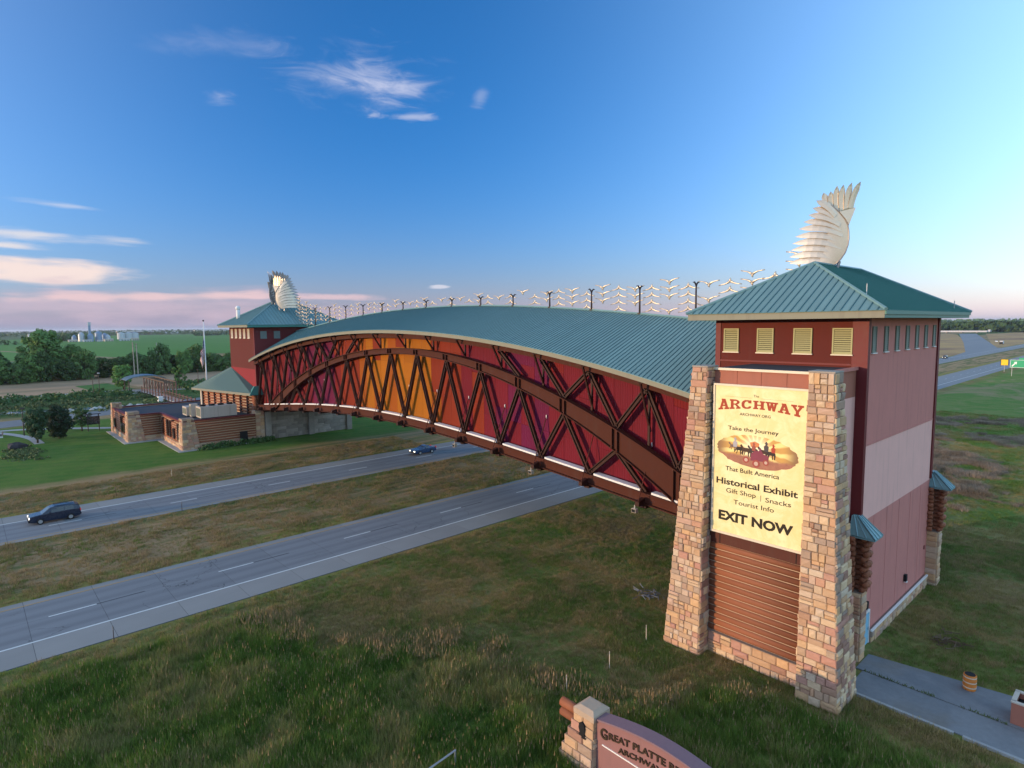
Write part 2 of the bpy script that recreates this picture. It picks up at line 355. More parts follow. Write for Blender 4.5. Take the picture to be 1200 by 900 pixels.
def ground_mat():
    m = bpy.data.materials.new('rough prairie grass'); m.use_nodes = True; t = NT(m.node_tree); b = t.n['Principled BSDF']
    b.inputs['Roughness'].default_value = 1.0; b.inputs['Specular IOR Level'].default_value = 0.1
    g = t.new('ShaderNodeNewGeometry'); P = g.outputs['Position']
    s = t.new('ShaderNodeSeparateXYZ'); t.l.new(P, s.inputs[0])
    n_big = t.noise(P, 0.035, 4.0, .6, .6); n_mid = t.noise(P, 0.16, 5.0, .65, .8); n_fine = t.noise(P, 1.1, 5.0, .7); n_hair = t.noise(P, 7.0, 4.0, .75)
    streak = t.noise(t.mapping(P, sc=(.5, .035, 1)), 1.0, 5.0, .62, .5)
    X = t.math('ADD', t.math('ADD', s.outputs[0], t.math('MULTIPLY', s.outputs[1], RA)), t.math('MULTIPLY', t.math('SUBTRACT', n_mid, .5), 5.0))
    Xs = t.math('ADD', t.math('ADD', s.outputs[0], t.math('MULTIPLY', s.outputs[1], RA)), t.math('MULTIPLY', t.math('SUBTRACT', n_fine, .5), 1.6))
    Y = s.outputs[1]
    green = t.mix(t.step(n_mid, .38, .62), (0.098, 0.165, 0.032), (0.152, 0.207, 0.046))
    dry = t.mix(t.step(n_fine, .35, .65), (0.329, 0.226, 0.093), (0.244, 0.171, 0.071))
    olive = t.mix(t.step(n_fine, .3, .7), (0.140, 0.159, 0.046), (0.226, 0.195, 0.068))
    brown = t.mix(n_fine, (0.183, 0.120, 0.049), (0.256, 0.165, 0.071))
    # embankment between road and building: green, olive and brown patches
    c = t.mix(t.step(n_big, .40, .60), green, olive)
    c = t.mix(t.math('MULTIPLY', t.step(n_mid, .50, .60), .85), c, dry)
    c = t.mix(t.math('MULTIPLY', t.step(t.noise(t.mapping(P, rot=(0, 0, .25), sc=(.22, .06, 1)), 1.0, 5.0, .65, 1.0), .52, .62), .85), c, brown)
    # median and verge: tan streaks along the road
    med = t.band(Xs, -79.5, -60.5, .6)
    mc = t.mix(t.step(streak, .40, .56), (.155, .150, .058), (.360, .235, .125))
    mc = t.mix(t.math('MULTIPLY', t.step(n_mid, .55, .68), .6), mc, green)
    c = t.mix(med, c, mc)
    c = t.mix(t.math('MULTIPLY', t.band(Xs, -63.6, -60.9, .5), .8), c, (0.244, 0.213, 0.052))
    c = t.mix(t.math('MULTIPLY', t.band(Xs, -79.6, -77.2, .5), .75), c, (0.091, 0.128, 0.034))
    # far verge then mown lawn round the lodge
    far = t.math('SUBTRACT', 1.0, t.step(Xs, -91.8, -90.6))
    fv = t.mix(t.step(streak, .40, .56), (.150, .150, .060), (.345, .225, .120))
    c = t.mix(far, c, fv)
    lawn = t.math('MULTIPLY', t.band(X, -176, -107, 3.0), t.math('SUBTRACT', 1.0, t.step(Y, 150, 190)))
    stripes = t.math('SINE', t.math('MULTIPLY', t.math('ADD', s.outputs[0], t.math('MULTIPLY', s.outputs[1], -.35)), 2.1))
    lc = t.mix(t.step(n_mid, .36, .64), (0.059, 0.144, 0.023), (0.100, 0.171, 0.032))
    lc = t.mix(t.math('MULTIPLY', t.math('ADD', stripes, 1.0), .14), lc, (0.140, 0.189, 0.042))
    lc = t.mix(t.math('MULTIPLY', t.step(t.noise(P, .45, 5.0, .7, .6), .50, .66), .55), lc, (.125, .150, .040))
    c = t.mix(lawn, c, lc)
    c = t.mix(t.math('MULTIPLY', t.band(Xs, -92.4, -90.9, .4), .8), c, (0.244, 0.232, 0.052))
    # creek bank beyond the park drive
    bank = t.band(X, -248, -196, 3.0)
    c = t.mix(bank, c, t.mix(t.step(n_mid, .4, .62), (0.049, 0.098, 0.025), (0.110, 0.140, 0.043)))
    # the open plain
    plain = t.math('SUBTRACT', 1.0, t.step(X, -620, -520))
    c = t.mix(plain, c, t.mix(t.step(t.noise(P, .0016, 3.0), .42, .58), (0.067, 0.128, 0.040), (0.104, 0.134, 0.059)))
    # right-hand field behind the tower
    east = t.math('MULTIPLY', t.step(Y, 60, 130), t.step(X, -47.0, -44.0))
    ec = t.mix(t.step(n_mid, .42, .6), (0.110, 0.201, 0.038), (0.183, 0.213, 0.059))
    ec = t.mix(t.math('MULTIPLY', t.step(t.noise(t.mapping(P, sc=(1, .45, 1)), .06, 5.0, .65, .8), .50, .60), .85), ec, (0.305, 0.226, 0.114))
    c = t.mix(east, c, ec)
    # wetter dark green in the hollow in the foreground
    hol = t.math('MULTIPLY', t.step(X, -39, -33), t.math('SUBTRACT', 1.0, t.step(Y, 20, 30)))
    c = t.mix(t.math('MULTIPLY', hol, .85), c, t.mix(t.step(n_fine, .3, .7), (0.055, 0.107, 0.019), (0.098, 0.144, 0.030)))
    k = t.math('ADD', .62, t.math('ADD', t.math('MULTIPLY', n_hair, .45), t.math('MULTIPLY', n_fine, .32)))
    v = t.new('ShaderNodeVectorMath', operation='SCALE'); t.l.new(c, v.inputs[0]); t.l.new(k, v.inputs['Scale'])
    t.l.new(v.outputs[0], b.inputs['Base Color'])
    bn = t.new('ShaderNodeBump'); bn.inputs['Strength'].default_value = 1.0; bn.inputs['Distance'].default_value = .22
    t.l.new(t.math('ADD', t.math('MULTIPLY', n_fine, .7), t.math('MULTIPLY', n_hair, .5)), bn.inputs['Height']); t.l.new(bn.outputs[0], b.inputs['Normal'])
    return m
M_ground = ground_mat()
b = MB()
xs = [-40000, -6000, -1500, -400, -100, 0, 100, 400, 6000, 40000]; ys = [-40000, -6000, -400, -100, 0, 100, 400, 1500, 6000, 40000]
for x in xs:
    for y in ys: b.v.append((x, y, 0))
n_ = len(ys)
for i in range(len(xs)-1):
    for j in range(n_-1): b.f.append((i*n_+j, (i+1)*n_+j, (i+1)*n_+j+1, i*n_+j+1)); b.mi.append(0)
structure('ground', b, M_ground)

def sheet_mat(name, ca, cb_, sc, st=(1, 1, 1), rough=.95, bump=.3, cc=None):
    m = bpy.data.materials.new(name); m.use_nodes = True; t = NT(m.node_tree); bs = t.n['Principled BSDF']
    bs.inputs['Roughness'].default_value = rough; bs.inputs['Specular IOR Level'].default_value = .2
    P = t.new('ShaderNodeNewGeometry').outputs['Position']
    v = t.mapping(P, sc=st); a = t.noise(v, sc, 6.0, .62, .5); f = t.noise(P, sc*12, 4.0, .7)
    c = t.mix(t.step(a, .38, .62), ca, cb_)
    if cc: c = t.mix(t.step(t.noise(v, sc*.35, 4.0, .6, 1.0), .52, .66), c, cc)
    k = t.new('ShaderNodeVectorMath', operation='SCALE'); t.l.new(c, k.inputs[0]); t.l.new(t.math('ADD', .8, t.math('MULTIPLY', f, .4)), k.inputs['Scale'])
    t.l.new(k.outputs[0], bs.inputs['Base Color'])
    bn = t.new('ShaderNodeBump'); bn.inputs['Strength'].default_value = bump; bn.inputs['Distance'].default_value = .05
    t.l.new(f, bn.inputs['Height']); t.l.new(bn.outputs[0], bs.inputs['Normal'])
    return m
def sheet(name, pts, z, m):
    """flat ground sheet from an outline"""
    b = MB(); b.v = [(p[0], p[1], z) for p in pts]; f = tuple(range(len(pts)))
    a = sum(pts[i][0]*pts[(i+1) % len(pts)][1] - pts[(i+1) % len(pts)][0]*pts[i][1] for i in range(len(pts)))
    b.f = [f if a > 0 else f[::-1]]; b.mi = [0]
    return structure(name, b, m)
def ribbon(name, line, width, z, m, smooth_n=6):
    """a path of constant or listed width along a centre line (Catmull-Rom)"""
    pts = [Vector((p[0], p[1], 0)) for p in line]; out_ = []
    for i in range(len(pts)-1):
        p0 = pts[max(i-1, 0)]; p1 = pts[i]; p2 = pts[i+1]; p3 = pts[min(i+2, len(pts)-1)]
        for k in range(smooth_n):
            t = k/smooth_n
            out_.append(.5*((2*p1) + (p2-p0)*t + (2*p0-5*p1+4*p2-p3)*t*t + (3*p1-p0-3*p2+p3)*t**3))
    out_.append(pts[-1]); b = MB()
    for i, p in enumerate(out_):
        d = (out_[min(i+1, len(out_)-1)] - out_[max(i-1, 0)]).normalized(); nx = Vector((-d.y, d.x, 0))
        wd = width if not callable(width) else width(i/(len(out_)-1))
        b.v += [tuple(p + nx*wd/2 + Vector((0, 0, z))), tuple(p - nx*wd/2 + Vector((0, 0, z)))]
    for i in range(len(out_)-1): b.f.append((2*i, 2*i+1, 2*i+3, 2*i+2)); b.mi.append(0)
    return structure(name, b, m)

# ------------------------------------------------------------------ interstate carriageways
M_joint = pm('tarred joint', (.075, .075, .076), 0.9, 0.2, 1.0)
M_lane = pm('worn concrete lane', (.205, .208, .218), 0.8, 0.16, .35, stretch=(1.6, .12, 1), bump=.15, bscale=9, objvar=.035)
M_shoulder = pm('pale concrete shoulder', (.265, .252, .238), 0.85, 0.14, .5, stretch=(1, .4, 1), bump=.15, bscale=9, objvar=.045)
def wheel_paths(m):
    """oil and tyre darkening along the two wheel paths of a lane slab, hairline cracks"""
    t = NT(m.node_tree); bs = t.n['Principled BSDF']; src_ = bs.inputs['Base Color'].links[0].from_socket
    tcn = t.new('ShaderNodeTexCoord'); s = t.new('ShaderNodeSeparateXYZ'); t.l.new(tcn.outputs['Object'], s.inputs[0]); P = t.new('ShaderNodeNewGeometry').outputs['Position']
    d = t.math('ABSOLUTE', t.math('SUBTRACT', t.math('ABSOLUTE', s.outputs[0]), .88))
    wp_ = t.math('MULTIPLY', t.math('SUBTRACT', 1.0, t.step(d, .08, .62)), t.math('ADD', .25, t.math('MULTIPLY', t.noise(t.mapping(P, sc=(1, .08, 1)), .8, 4.0), .5)))
    oil = t.math('MULTIPLY', t.math('SUBTRACT', 1.0, t.step(t.math('ABSOLUTE', s.outputs[0]), .1, .55)), t.step(t.noise(t.mapping(P, sc=(1, .15, 1)), .5, 5.0), .5, .7))
    c = t.mix(t.math('MULTIPLY', wp_, .75), src_, (.125, .128, .138)); c = t.mix(t.math('MULTIPLY', oil, .45), c, (.09, .09, .095))
    vo = t.new('ShaderNodeTexVoronoi', feature='DISTANCE_TO_EDGE'); vo.inputs['Scale'].default_value = .33
    dn = t.new('ShaderNodeTexNoise'); dn.inputs['Scale'].default_value = 1.2; t.l.new(P, dn.inputs['Vector']); ad = t.new('ShaderNodeVectorMath', operation='ADD'); t.l.new(P, ad.inputs[0]); t.l.new(dn.outputs['Color'], ad.inputs[1]); t.l.new(ad.outputs[0], vo.inputs['Vector'])
    cr = t.math('MULTIPLY', t.math('LESS_THAN', vo.outputs['Distance'], .008), t.step(t.noise(P, .12, 3.0), .52, .6))
    c = t.mix(t.math('MULTIPLY', cr, .7), c, (.06, .06, .06)); t.l.new(c, bs.inputs['Base Color'])
wheel_paths(M_lane)
M_farroad = sheet_mat('concrete pavement', (.215, .218, .225), (.245, .242, .24), .05, (1, .1, 1), .85, .1)
M_paintw = pm('white road paint', (.62, .62, .60), 0.7, 0.2, 2.0)
M_painty = pm('faded yellow road paint', (.40, .24, .09), 0.8, 0.25, 2.0)
def carriageway(x0, x1, lanes, dash_x, dash_y0, white_x, yellow_x, mark_n):
    """x0 < x1: pavement edges in the road frame; lanes: inner joints"""
    b = MB()
    ys = [-400, -30, 110, 400, 900, 2500]
    for y in ys: b.v += [rd(x0, y, .02), rd(x1, y, .02), rd(x0-.25, y, -.05), rd(x1+.25, y, -.05)]
    for i in range(len(ys)-1):
        o = 4*i; mi = 1 if i != 1 else 0
        b.f += [(o, o+1, o+5, o+4), (o+2, o, o+4, o+6), (o+1, o+3, o+7, o+5)]; b.mi += [mi]*3
    base = structure('carriageway', b, [M_joint, M_farroad])
    cuts = [x0] + lanes + [x1]; y = -29.6
    sl = {}
    while y < 109:
        for i in range(len(cuts)-1):
            wdt = cuts[i+1] - cuts[i]
            if i not in sl:
                q = MB(); hw = wdt/2 - .012; hl = 4.572/2 - .014
                q.v = [(-hw, -hl, .03), (hw, -hl, .03), (hw, hl, .03), (-hw, hl, .03), (-hw, -hl, -.01), (hw, -hl, -.01), (hw, hl, -.01), (-hw, hl, -.01)]
                q.f = [(0, 1, 2, 3), (4, 5, 1, 0), (5, 6, 2, 1), (6, 7, 3, 2), (7, 4, 0, 3)]; q.mi = [0]*5
                sl[i] = q.mesh('concrete_slab', M_lane if 0 < i < len(cuts)-2 else M_shoulder)
            p = rd((cuts[i]+cuts[i+1])/2, y + 2.286)
            inst('concrete_slab', sl[i], base, (p[0], p[1], .0), (0, 0, RA))
        y += 4.572
    z = .036
    def strip(name, xa, xb, ya, yb, m, kind=None):
        q = MB(); q.v = [rd(xa, ya, z), rd(xb, ya, z), rd(xb, yb, z), rd(xa, yb, z), rd(xa, ya, z-.004), rd(xb, ya, z-.004), rd(xb, yb, z-.004), rd(xa, yb, z-.004)]
        q.f = [(0, 1, 2, 3), (4, 5, 1, 0), (5, 6, 2, 1), (6, 7, 3, 2), (7, 4, 0, 3)]; q.mi = [0]*5
        return q.build(name, m, base, kind=kind)
    strip('edge_line', white_x-.09, white_x+.09, -400, 1500, M_paintw)
    strip('edge_line', yellow_x-.07, yellow_x+.07, -400, 1500, M_painty)
    for k in range(-2, 30): strip('lane_dash', dash_x-.075, dash_x+.075, dash_y0+12.192*k, dash_y0+12.192*k+3.05, M_paintw)
    for k in range(-2, 9): strip('joint_seal', dash_x-.06, dash_x+.02, dash_y0+12.192*k+3.07, dash_y0+12.192*k+6.4, M_black)
    far_ = MB()
    for k in range(30, 90):
        ya = dash_y0+12.192*k; far_.add([rd(dash_x-.08, ya, z), rd(dash_x+.08, ya, z), rd(dash_x+.08, ya+3.05, z), rd(dash_x-.08, ya+3.05, z)], [(0, 1, 2, 3)])
    far_.build('distant_lane_dash', M_paintw, base, kind='stuff')
    return base
near_cw = carriageway(-61.1, -49.33, [-60.0, -56.46, -52.7], -56.55, 3.67, -52.56, -60.15, 30)
far_cw = carriageway(-90.96, -79.2, [-87.6, -83.72, -80.2], -83.63, 6.15, -87.75, -80.05, 30)

# ------------------------------------------------------------------ other ground surfaces
M_asphalt = sheet_mat('park drive asphalt', (.17, .175, .185), (.20, .20, .205), .2)
M_path = sheet_mat('pale concrete path', (.30, .30, .30), (.35, .345, .33), .5)
M_walk = sheet_mat('service apron concrete', (.155, .165, .18), (.20, .205, .215), .25, cc=(.175, .165, .155))
M_dirt = sheet_mat('tan bare lot', (.40, .25, .15), (.31, .20, .115), .045, (1, .35, 1), cc=(.22, .17, .09))
M_crop = sheet_mat('green crop', (.058, .178, .022), (.074, .200, .030), .01, (.2, 1, 1), bump=1.0)
M_crop2 = sheet_mat('bluish green crop', (.060, .130, .050), (.075, .142, .062), .008, (.2, 1, 1))
M_ochre = sheet_mat('ochre embankment', (.46, .28, .10), (.36, .22, .10), .03, cc=(.25, .14, .075))
M_green = sheet_mat('watered green plot', (.05, .135, .022), (.07, .155, .03), .1)
M_water = bpy.data.materials.new('creek water'); M_water.use_nodes = True
_b = M_water.node_tree.nodes['Principled BSDF']; _b.inputs['Base Color'].default_value = (.03, .045, .045, 1); _b.inputs['Roughness'].default_value = .12
ribbon('park_drive', [(-160, -140), (-172, -60), (-180.5, -10), (-182.8, 5), (-190.5, 28.3), (-206, 62), (-225, 120), (-240, 200)], lambda t: 13.5 - 4*t, .02, M_asphalt)
ribbon('footpath', [(-176, -60), (-173, -20), (-171.5, 4.5), (-166, 14.5), (-158.5, 23.6), (-154.5, 33)], 2.2, .03, M_path)
ribbon('footpath', [(-171.8, 2.5), (-163, 6.5), (-155, 8.8), (-146.5, 9.5)], 1.6, .034, M_path)
ribbon('gravel_track', [(-247, -160), (-252, -30), (-253.5, 8), (-255.5, 35), (-251, 46), (-243, 60), (-241, 90), (-250, 200)], 4.5, .02, M_path)
ribbon('creek', [(-222, -140), (-214, -30), (-208, 8), (-203, 24), (-200, 38), (-206, 60), (-215, 140)], 6.0, .016, M_water)
sheet('bare_lot', [(-257, -160), (-258, 8), (-261, 30), (-276, 36), (-292, 37), (-300, 42), (-262, 50), (-262, 70), (-262, 130), (-330, 150), (-330, 60), (-314, 8), (-312, -160)], .012, M_dirt)
sheet('green_plot', [(-257.5, 33), (-257.5, 46), (-292, 42), (-289, 31)], .024, M_green)
sheet('crop_field', [(-560, -400), (-566, 60), (-572, 118), (-580, 320), (-640, 900), (-2600, 1600), (-2700, 430), (-1900, 60), (-1300, -500)], .05, M_crop)
sheet('crop_field', [(-470, -600), (-455, 20), (-480, 60), (-556, 58), (-552, -400), (-1250, -560), (-900, -800)], .04, M_crop2)
ribbon('field_track', [(-900, 20), (-700, 60), (-560, 88), (-548, 130), (-552, 300)], 7.0, .07, M_dirt)
sheet('dry_embankment', [rd(-97, 330), rd(-93.5, 440), rd(-93, 500), rd(-100, 560), rd(-232, 1180), rd(-250, 1230), rd(-420, 1250), rd(-300, 800)], .014, M_ochre)
sheet('dry_embankment', [rd(-93, 640), rd(-101, 640), rd(-208, 1255), rd(-170, 1340), rd(-96, 1320), rd(-93, 900)], .014, M_ochre)
b = MB(); L_ = [rd(-90.9, 455, .03), rd(-90.9, 610, .03), rd(-93.5, 612, .03), rd(-222, 1262, .03), rd(-246, 1262, .03), rd(-140, 740, .03), rd(-97, 520, .03)]
b.v = L_; b.f = [tuple(range(len(L_)))]; b.mi = [0]; structure('exit_ramp', b, M_farroad)
# service apron by the near tower: two slabs with a weedy joint, pale edge kerb
ap = MB().box(-12.0, 2, 37.40, 40.12, -.1, .06).build('service_apron', M_walk, None, kind='structure')
MB().hexa([(-12.4, 40.22, -.1), (2, 40.22, -.1), (2, 44.6, -.1), (-12.4, 42.5, -.1), (-12.4, 40.22, .064), (2, 40.22, .064), (2, 44.6, .064), (-12.4, 42.5, .064)]).build('concrete_slab', M_walk, ap)
for (xa, xb) in ((-11.9, -6.7), (-6.3, 2)):
    MB().box(xa, xb, 37.12, 37.30, -.1, .16).build('kerb', M_path, ap)
# ------------------------------------------------------------------ roof panels
def roof_slope(parent, E0, E1, T0, T1, n, m=None, rib=(.045, .06), name='roof_panel', limit_parts=True):
    """standing seam panels between an eave E0-E1 and a top edge T0-T1 (equal for a triangle)"""
    m = m or [M_roof, M_roofdark]
    E0, E1, T0, T1 = map(Vector, (E0, E1, T0, T1)); L = (E1-E0).length; e = (E1-E0)/L
    t0 = (T0-E0).dot(e)/L; t1 = (T1-E0).dot(e)/L; S = (T0-E0) - e*(T0-E0).dot(e)
    nrm = e.cross(S).normalized()
    def f(u):
        if u < t0: return u/t0 if t0 > 1e-6 else 1
        if u > t1: return (1-u)/(1-t1) if t1 < 1-1e-6 else 1
        return 1.0
    us = sorted(set([i/n for i in range(n+1)]))
    for i in range(n):
        a, b_ = us[i], us[i+1]; q = MB()
        ks = [a] + [t for t in (t0, t1) if a+1e-5 < t < b_-1e-5] + [b_]
        lo = [E0+e*L*k for k in ks]; hi = [E0+e*L*k+S*f(k) for k in ks]
        poly = lo + [h for h in reversed(hi)]
        pp_ = []
        for p in poly:
            if not pp_ or (p-pp_[-1]).length > 1e-4: pp_.append(p)
        if (pp_[0]-pp_[-1]).length < 1e-4: pp_.pop()
        if len(pp_) >= 3: q.prism([p-nrm*.03 for p in pp_], nrm*.03, 0)
        fa = f(a)
        if fa > .01:
            p0 = E0+e*L*a; p1 = p0+S*fa
            q.hexa([p0, p0+e*rib[0], p1+e*rib[0], p1, p0+nrm*rib[1], p0+e*rib[0]+nrm*rib[1], p1+e*rib[0]+nrm*rib[1], p1+nrm*rib[1]], 1)
        q.build(name, m, parent)
def hip_ridge(parent, pts, r=.11, m=None):
    for a, b_ in pts: MB().tube([a, b_], r, 6).build('hip_cap', m or M_roof, parent)

# ------------------------------------------------------------------ near tower
NT_ = thing('gateway_tower', 'tall maroon and mauve tower with teal hip roof behind the yellow billboard', 'tower', (-18.0, 49.7, 0))
X0, X1, Y0, Y1 = -23.05, -13.0, 41.57, 57.9
wl = MB().box(X0, X1, Y0, Y1, 13.9, 22.0).build('upper_wall', M_mauve, NT_, label='dusky mauve upper stucco wall under the eave')
MB().box(X0, X1, Y0, Y1, 8.9, 13.897).build('pale_band', M_pink, NT_, label='pale pink stucco band')
MB().box(X0, X1, Y0, Y1, 0, 8.897).build('lower_wall', M_mauve, NT_)
MB().box(X0, -13.87, Y0-.05, Y0-.003, 0, 22.0).build('front_wall', M_darkred, NT_, label='dark red front wall')
MB().box(X0+.02, -13.87, Y0-.12, Y0-.053, 18.98, 19.1).build('front_ledge', M_trim, NT_)
MB().box(X0-.09, X0-.003, Y0-.05, Y1, 0, 22.0).build('bridge_side_wall', M_darkred, NT_)
for (x0, x1, y0, y1) in ((-13.86, -12.93, Y0-.10, Y0+.30), (-13.1, -12.9, Y1-.42, Y1+.06), (X0-.15, X0+.25, Y0-.10, Y0-.055)):
    MB().box(x0, x1, y0, y1, 9.0 if x0 > -20 else 0, 21.98).build('corner_trim', M_trim, NT_)
MB().box(-12.997, -12.965, Y0+.31, Y1-.43, 13.85, 13.95).build('band_joint', M_mauve, NT_)
# faint stucco control joints
for k in range(1, 6):
    y = Y0 + (Y1-Y0)*k/6
    MB().box(-13.0, -12.985, y-.012, y+.012, .95, 8.86).build('control_joint', M_mauve, NT_)
# windows
def louver(parent, x0, x1, z0, z1, y, m, axis='y', n=11, rim=.09):
    if axis == 'y':
        f = MB()
        for (a, b_, c, d) in ((x0-rim, x1+rim, z0-rim, z0), (x0-rim, x1+rim, z1, z1+rim), (x0-rim, x0, z0, z1), (x1, x1+rim, z0, z1)): f.box(a, b_, y-.09, y, c, d)
        fr = f.build('louver_window', m, parent); s = MB()
        for k in range(n):
            z = z0+(z1-z0)*k/n; h = (z1-z0)/n
            s.hexa([(x0, y-.085, z), (x1, y-.085, z), (x1, y-.07, z), (x0, y-.07, z), (x0, y-.025, z+h*.72), (x1, y-.025, z+h*.72), (x1, y-.01, z+h*.72), (x0, y-.01, z+h*.72)])
        MB().box(x0, x1, y-.006, y-.001, z0, z1).build('shade_backing', M_black, fr); s.build('louver_blades', m, fr)  # black sheet stands in for the shade between the blades
        MB().box(x0-.14, x1+.14, y-.15, y-.003, z0-rim-.07, z0-rim-.003).build('sill', M_coping, fr)
    else:
        f = MB(); X = y
        for (a, b_, c, d) in ((x0-rim, x1+rim, z0-rim, z0), (x0-rim, x1+rim, z1, z1+rim), (x0-rim, x0, z0, z1), (x1, x1+rim, z0, z1)): f.box(X, X+.07, a, b_, c, d)
        fr = f.build('louver_window', m, parent); s = MB()
        for k in range(n):
            z = z0+(z1-z0)*k/n; h = (z1-z0)/n
            s.hexa([(X+.06, x0, z), (X+.06, x1, z), (X+.05, x1, z), (X+.05, x0, z), (X+.012, x0, z+h), (X+.012, x1, z+h), (X+.002, x1, z+h), (X+.002, x0, z+h)])
        s.build('louver_blades', m, fr)
        MB().box(X+.003, X+.13, x0-.1, x1+.1, z0-rim-.06, z0-rim-.003).build('sill', M_white, fr)
for (a, b_) in ((-22.45, -21.48), (-19.95, -18.95), (-17.42, -16.38), (-14.95, -13.9-.02)):
    louver(NT_, a, b_, 19.78, 21.28, Y0-.053, M_louver)
for k in range(7):
    y = 42.65 + 2.3*k
    louver(NT_, y-.32, y+.32, 19.85, 21.4, X1+.003, M_louvergrey, 'x', rim=.06)
# hip roof
ex0, ex1, ey0, ey1, ez = -24.25, -11.5, 39.35, 60.1, 22.42
RP0, RP1 = (-18.0, 45.75, 26.02), (-18.0, 54.9, 26.02)
rf = MB().box(ex0+.12, ex1-.12, ey0+.12, ey1-.12, 22.003, 22.30).build('roof', M_fascia, NT_)
def eave_frame(parent, x0, x1, y0, y1, z0, z1, mf, ms):
    MB().box(x0, x1, y0, y0+.117, z0, z1).build('fascia', mf, parent)
    MB().box(x0, x1, y1-.117, y1, z0, z1).build('fascia', mf, parent)
    MB().box(x1-.117, x1, y0+.12, y1-.12, z0, z1).build('fascia', ms, parent)
    MB().box(x0, x0+.117, y0+.12, y1-.12, z0, z1).build('fascia', ms, parent)
eave_frame(rf, ex0, ex1, ey0, ey1, 21.97, 22.40, M_fascia, M_gutter)
# drip edge of the gutter
MB().box(ex1+.003, ex1+.09, ey0, ey1, 22.18, 22.41).build('gutter', M_gutter, rf)
o_ = .1
roof_slope(rf, (ex0-o_, ey0-o_, ez), (ex1+o_, ey0-o_, ez), RP0, RP0, 26)
roof_slope(rf, (ex1+o_, ey0-o_, ez), (ex1+o_, ey1+o_, ez), RP0, RP1, 42, m=[M_gutter, M_gutter], rib=(.04, .05))  # side away from the sun: its shade is put into a darker teal
roof_slope(rf, (ex1+o_, ey1+o_, ez), (ex0-o_, ey1+o_, ez), RP1, RP1, 14)
roof_slope(rf, (ex0-o_, ey1+o_, ez), (ex0-o_, ey0-o_, ez), RP1, RP0, 30)
hip_ridge(rf, [((ex0-o_, ey0-o_, ez+.05), RP0), ((ex1+o_, ey0-o_, ez+.05), RP0), ((ex1+o_, ey1+o_, ez+.05), RP1), ((ex0-o_, ey1+o_, ez+.05), RP1), (RP0, RP1)])
MB().tube([(-13.2, 41.6, 23.0), (-13.2, 41.6, 24.1)], .02, 5).build('antenna', M_white, rf)
MB().tube([(-11.9, 57.0, 22.4), (-11.9, 57.0, 23.3)], .03, 5).build('roof_vent', M_bolt, rf)
# stone plinth on the right side wall
pl = MB().box(X1+.003, X1+.16, 44.12, Y1-.4, 0, .86).build('stone_plinth', M_mortar, NT_)
lay_stones(pl, lambda z: ((X1+.16, 44.16, z), (X1+.16, Y1-.42, z)), .02, .82, (1, 0), (.38, .44), (.5, .9), .1)
MB().box(X1+.163, X1+.30, 44.12, Y1-.4, .863, .96).build('plinth_cap', M_white, NT_)
# corner pilasters: stone below, stacked log ends, little metal cap
def pilaster(parent, xa, xb, ya, yb):
    p = MB().box(xa, xb-.06, ya+.06, yb-.06, 0, 4.6).build('stone_pilaster', M_mortar, parent)
    lay_stones(p, lambda z: ((xa, ya+.06, z), (xb-.06, ya+.06, z)), .02, 4.55, (0, -1), (.4, .55), (.6, .9), .09)
    lay_stones(p, lambda z: ((xb-.06, ya+.06, z), (xb-.06, yb-.06, z)), .02, 4.55, (1, 0), (.4, .55), (.6, .9), .09)
    k = 0; z = 4.62
    while z < 8.05:
        q = MB(); r = .175; off = .16 if k % 2 else 0.0
        q.tube([(xb-.05+off, ya+.12, z+r), (xb-.05+off, yb-.1, z+r)], r, 8)
        q.tube([(xb-.45, ya+.12-.16*(1-k % 2)-.12, z+r), (xa, ya+.12-.16*(1-k % 2)-.12, z+r)], r, 8)
        q.tube([(xb+.12+off, ya+.55, z+r), (xa, ya+.55, z+r)], r, 8)
        q.build('stacked_log', M_log, parent, smooth=True); z += .33; k += 1
    cx, cy = (xa+xb)/2, (ya+yb)/2; top = (xa+.15, cy, 9.75)
    c = MB(); P = [(xa, ya-.20, 8.35), (xb+.68, ya-.20, 8.3), (xb+.68, yb+.20, 8.3), (xa, yb+.20, 8.35)]
    tp = [(xa, cy-.28, 9.5), (xa+.3, cy-.28, 9.5), (xa+.3, cy+.28, 9.5), (xa, cy+.28, 9.5)]
    c.hexa(P + tp); c.box(xa, xb+.68, ya-.20, yb+.20, 8.2, 8.297)
    cp = c.build('metal_cap', M_roof, parent)
    q = MB()
    for f_ in (0, .33, .66, 1):
        q.bar(Vector(P[1]).lerp(Vector(P[2]), f_), Vector(tp[1]).lerp(Vector(tp[2]), f_), .06, .09)
        q.bar(Vector(P[0]).lerp(Vector(P[1]), f_), Vector(tp[0]).lerp(Vector(tp[1]), f_), .06, .09)
    q.build('cap_seam', pm('pale teal seam', (.20, .33, .36), .4, .1, metal=.2), cp)
pilaster(NT_, -13.3, -12.50, 40.95, 42.0)
pilaster(NT_, -13.1, -12.2, 57.75, 58.75)
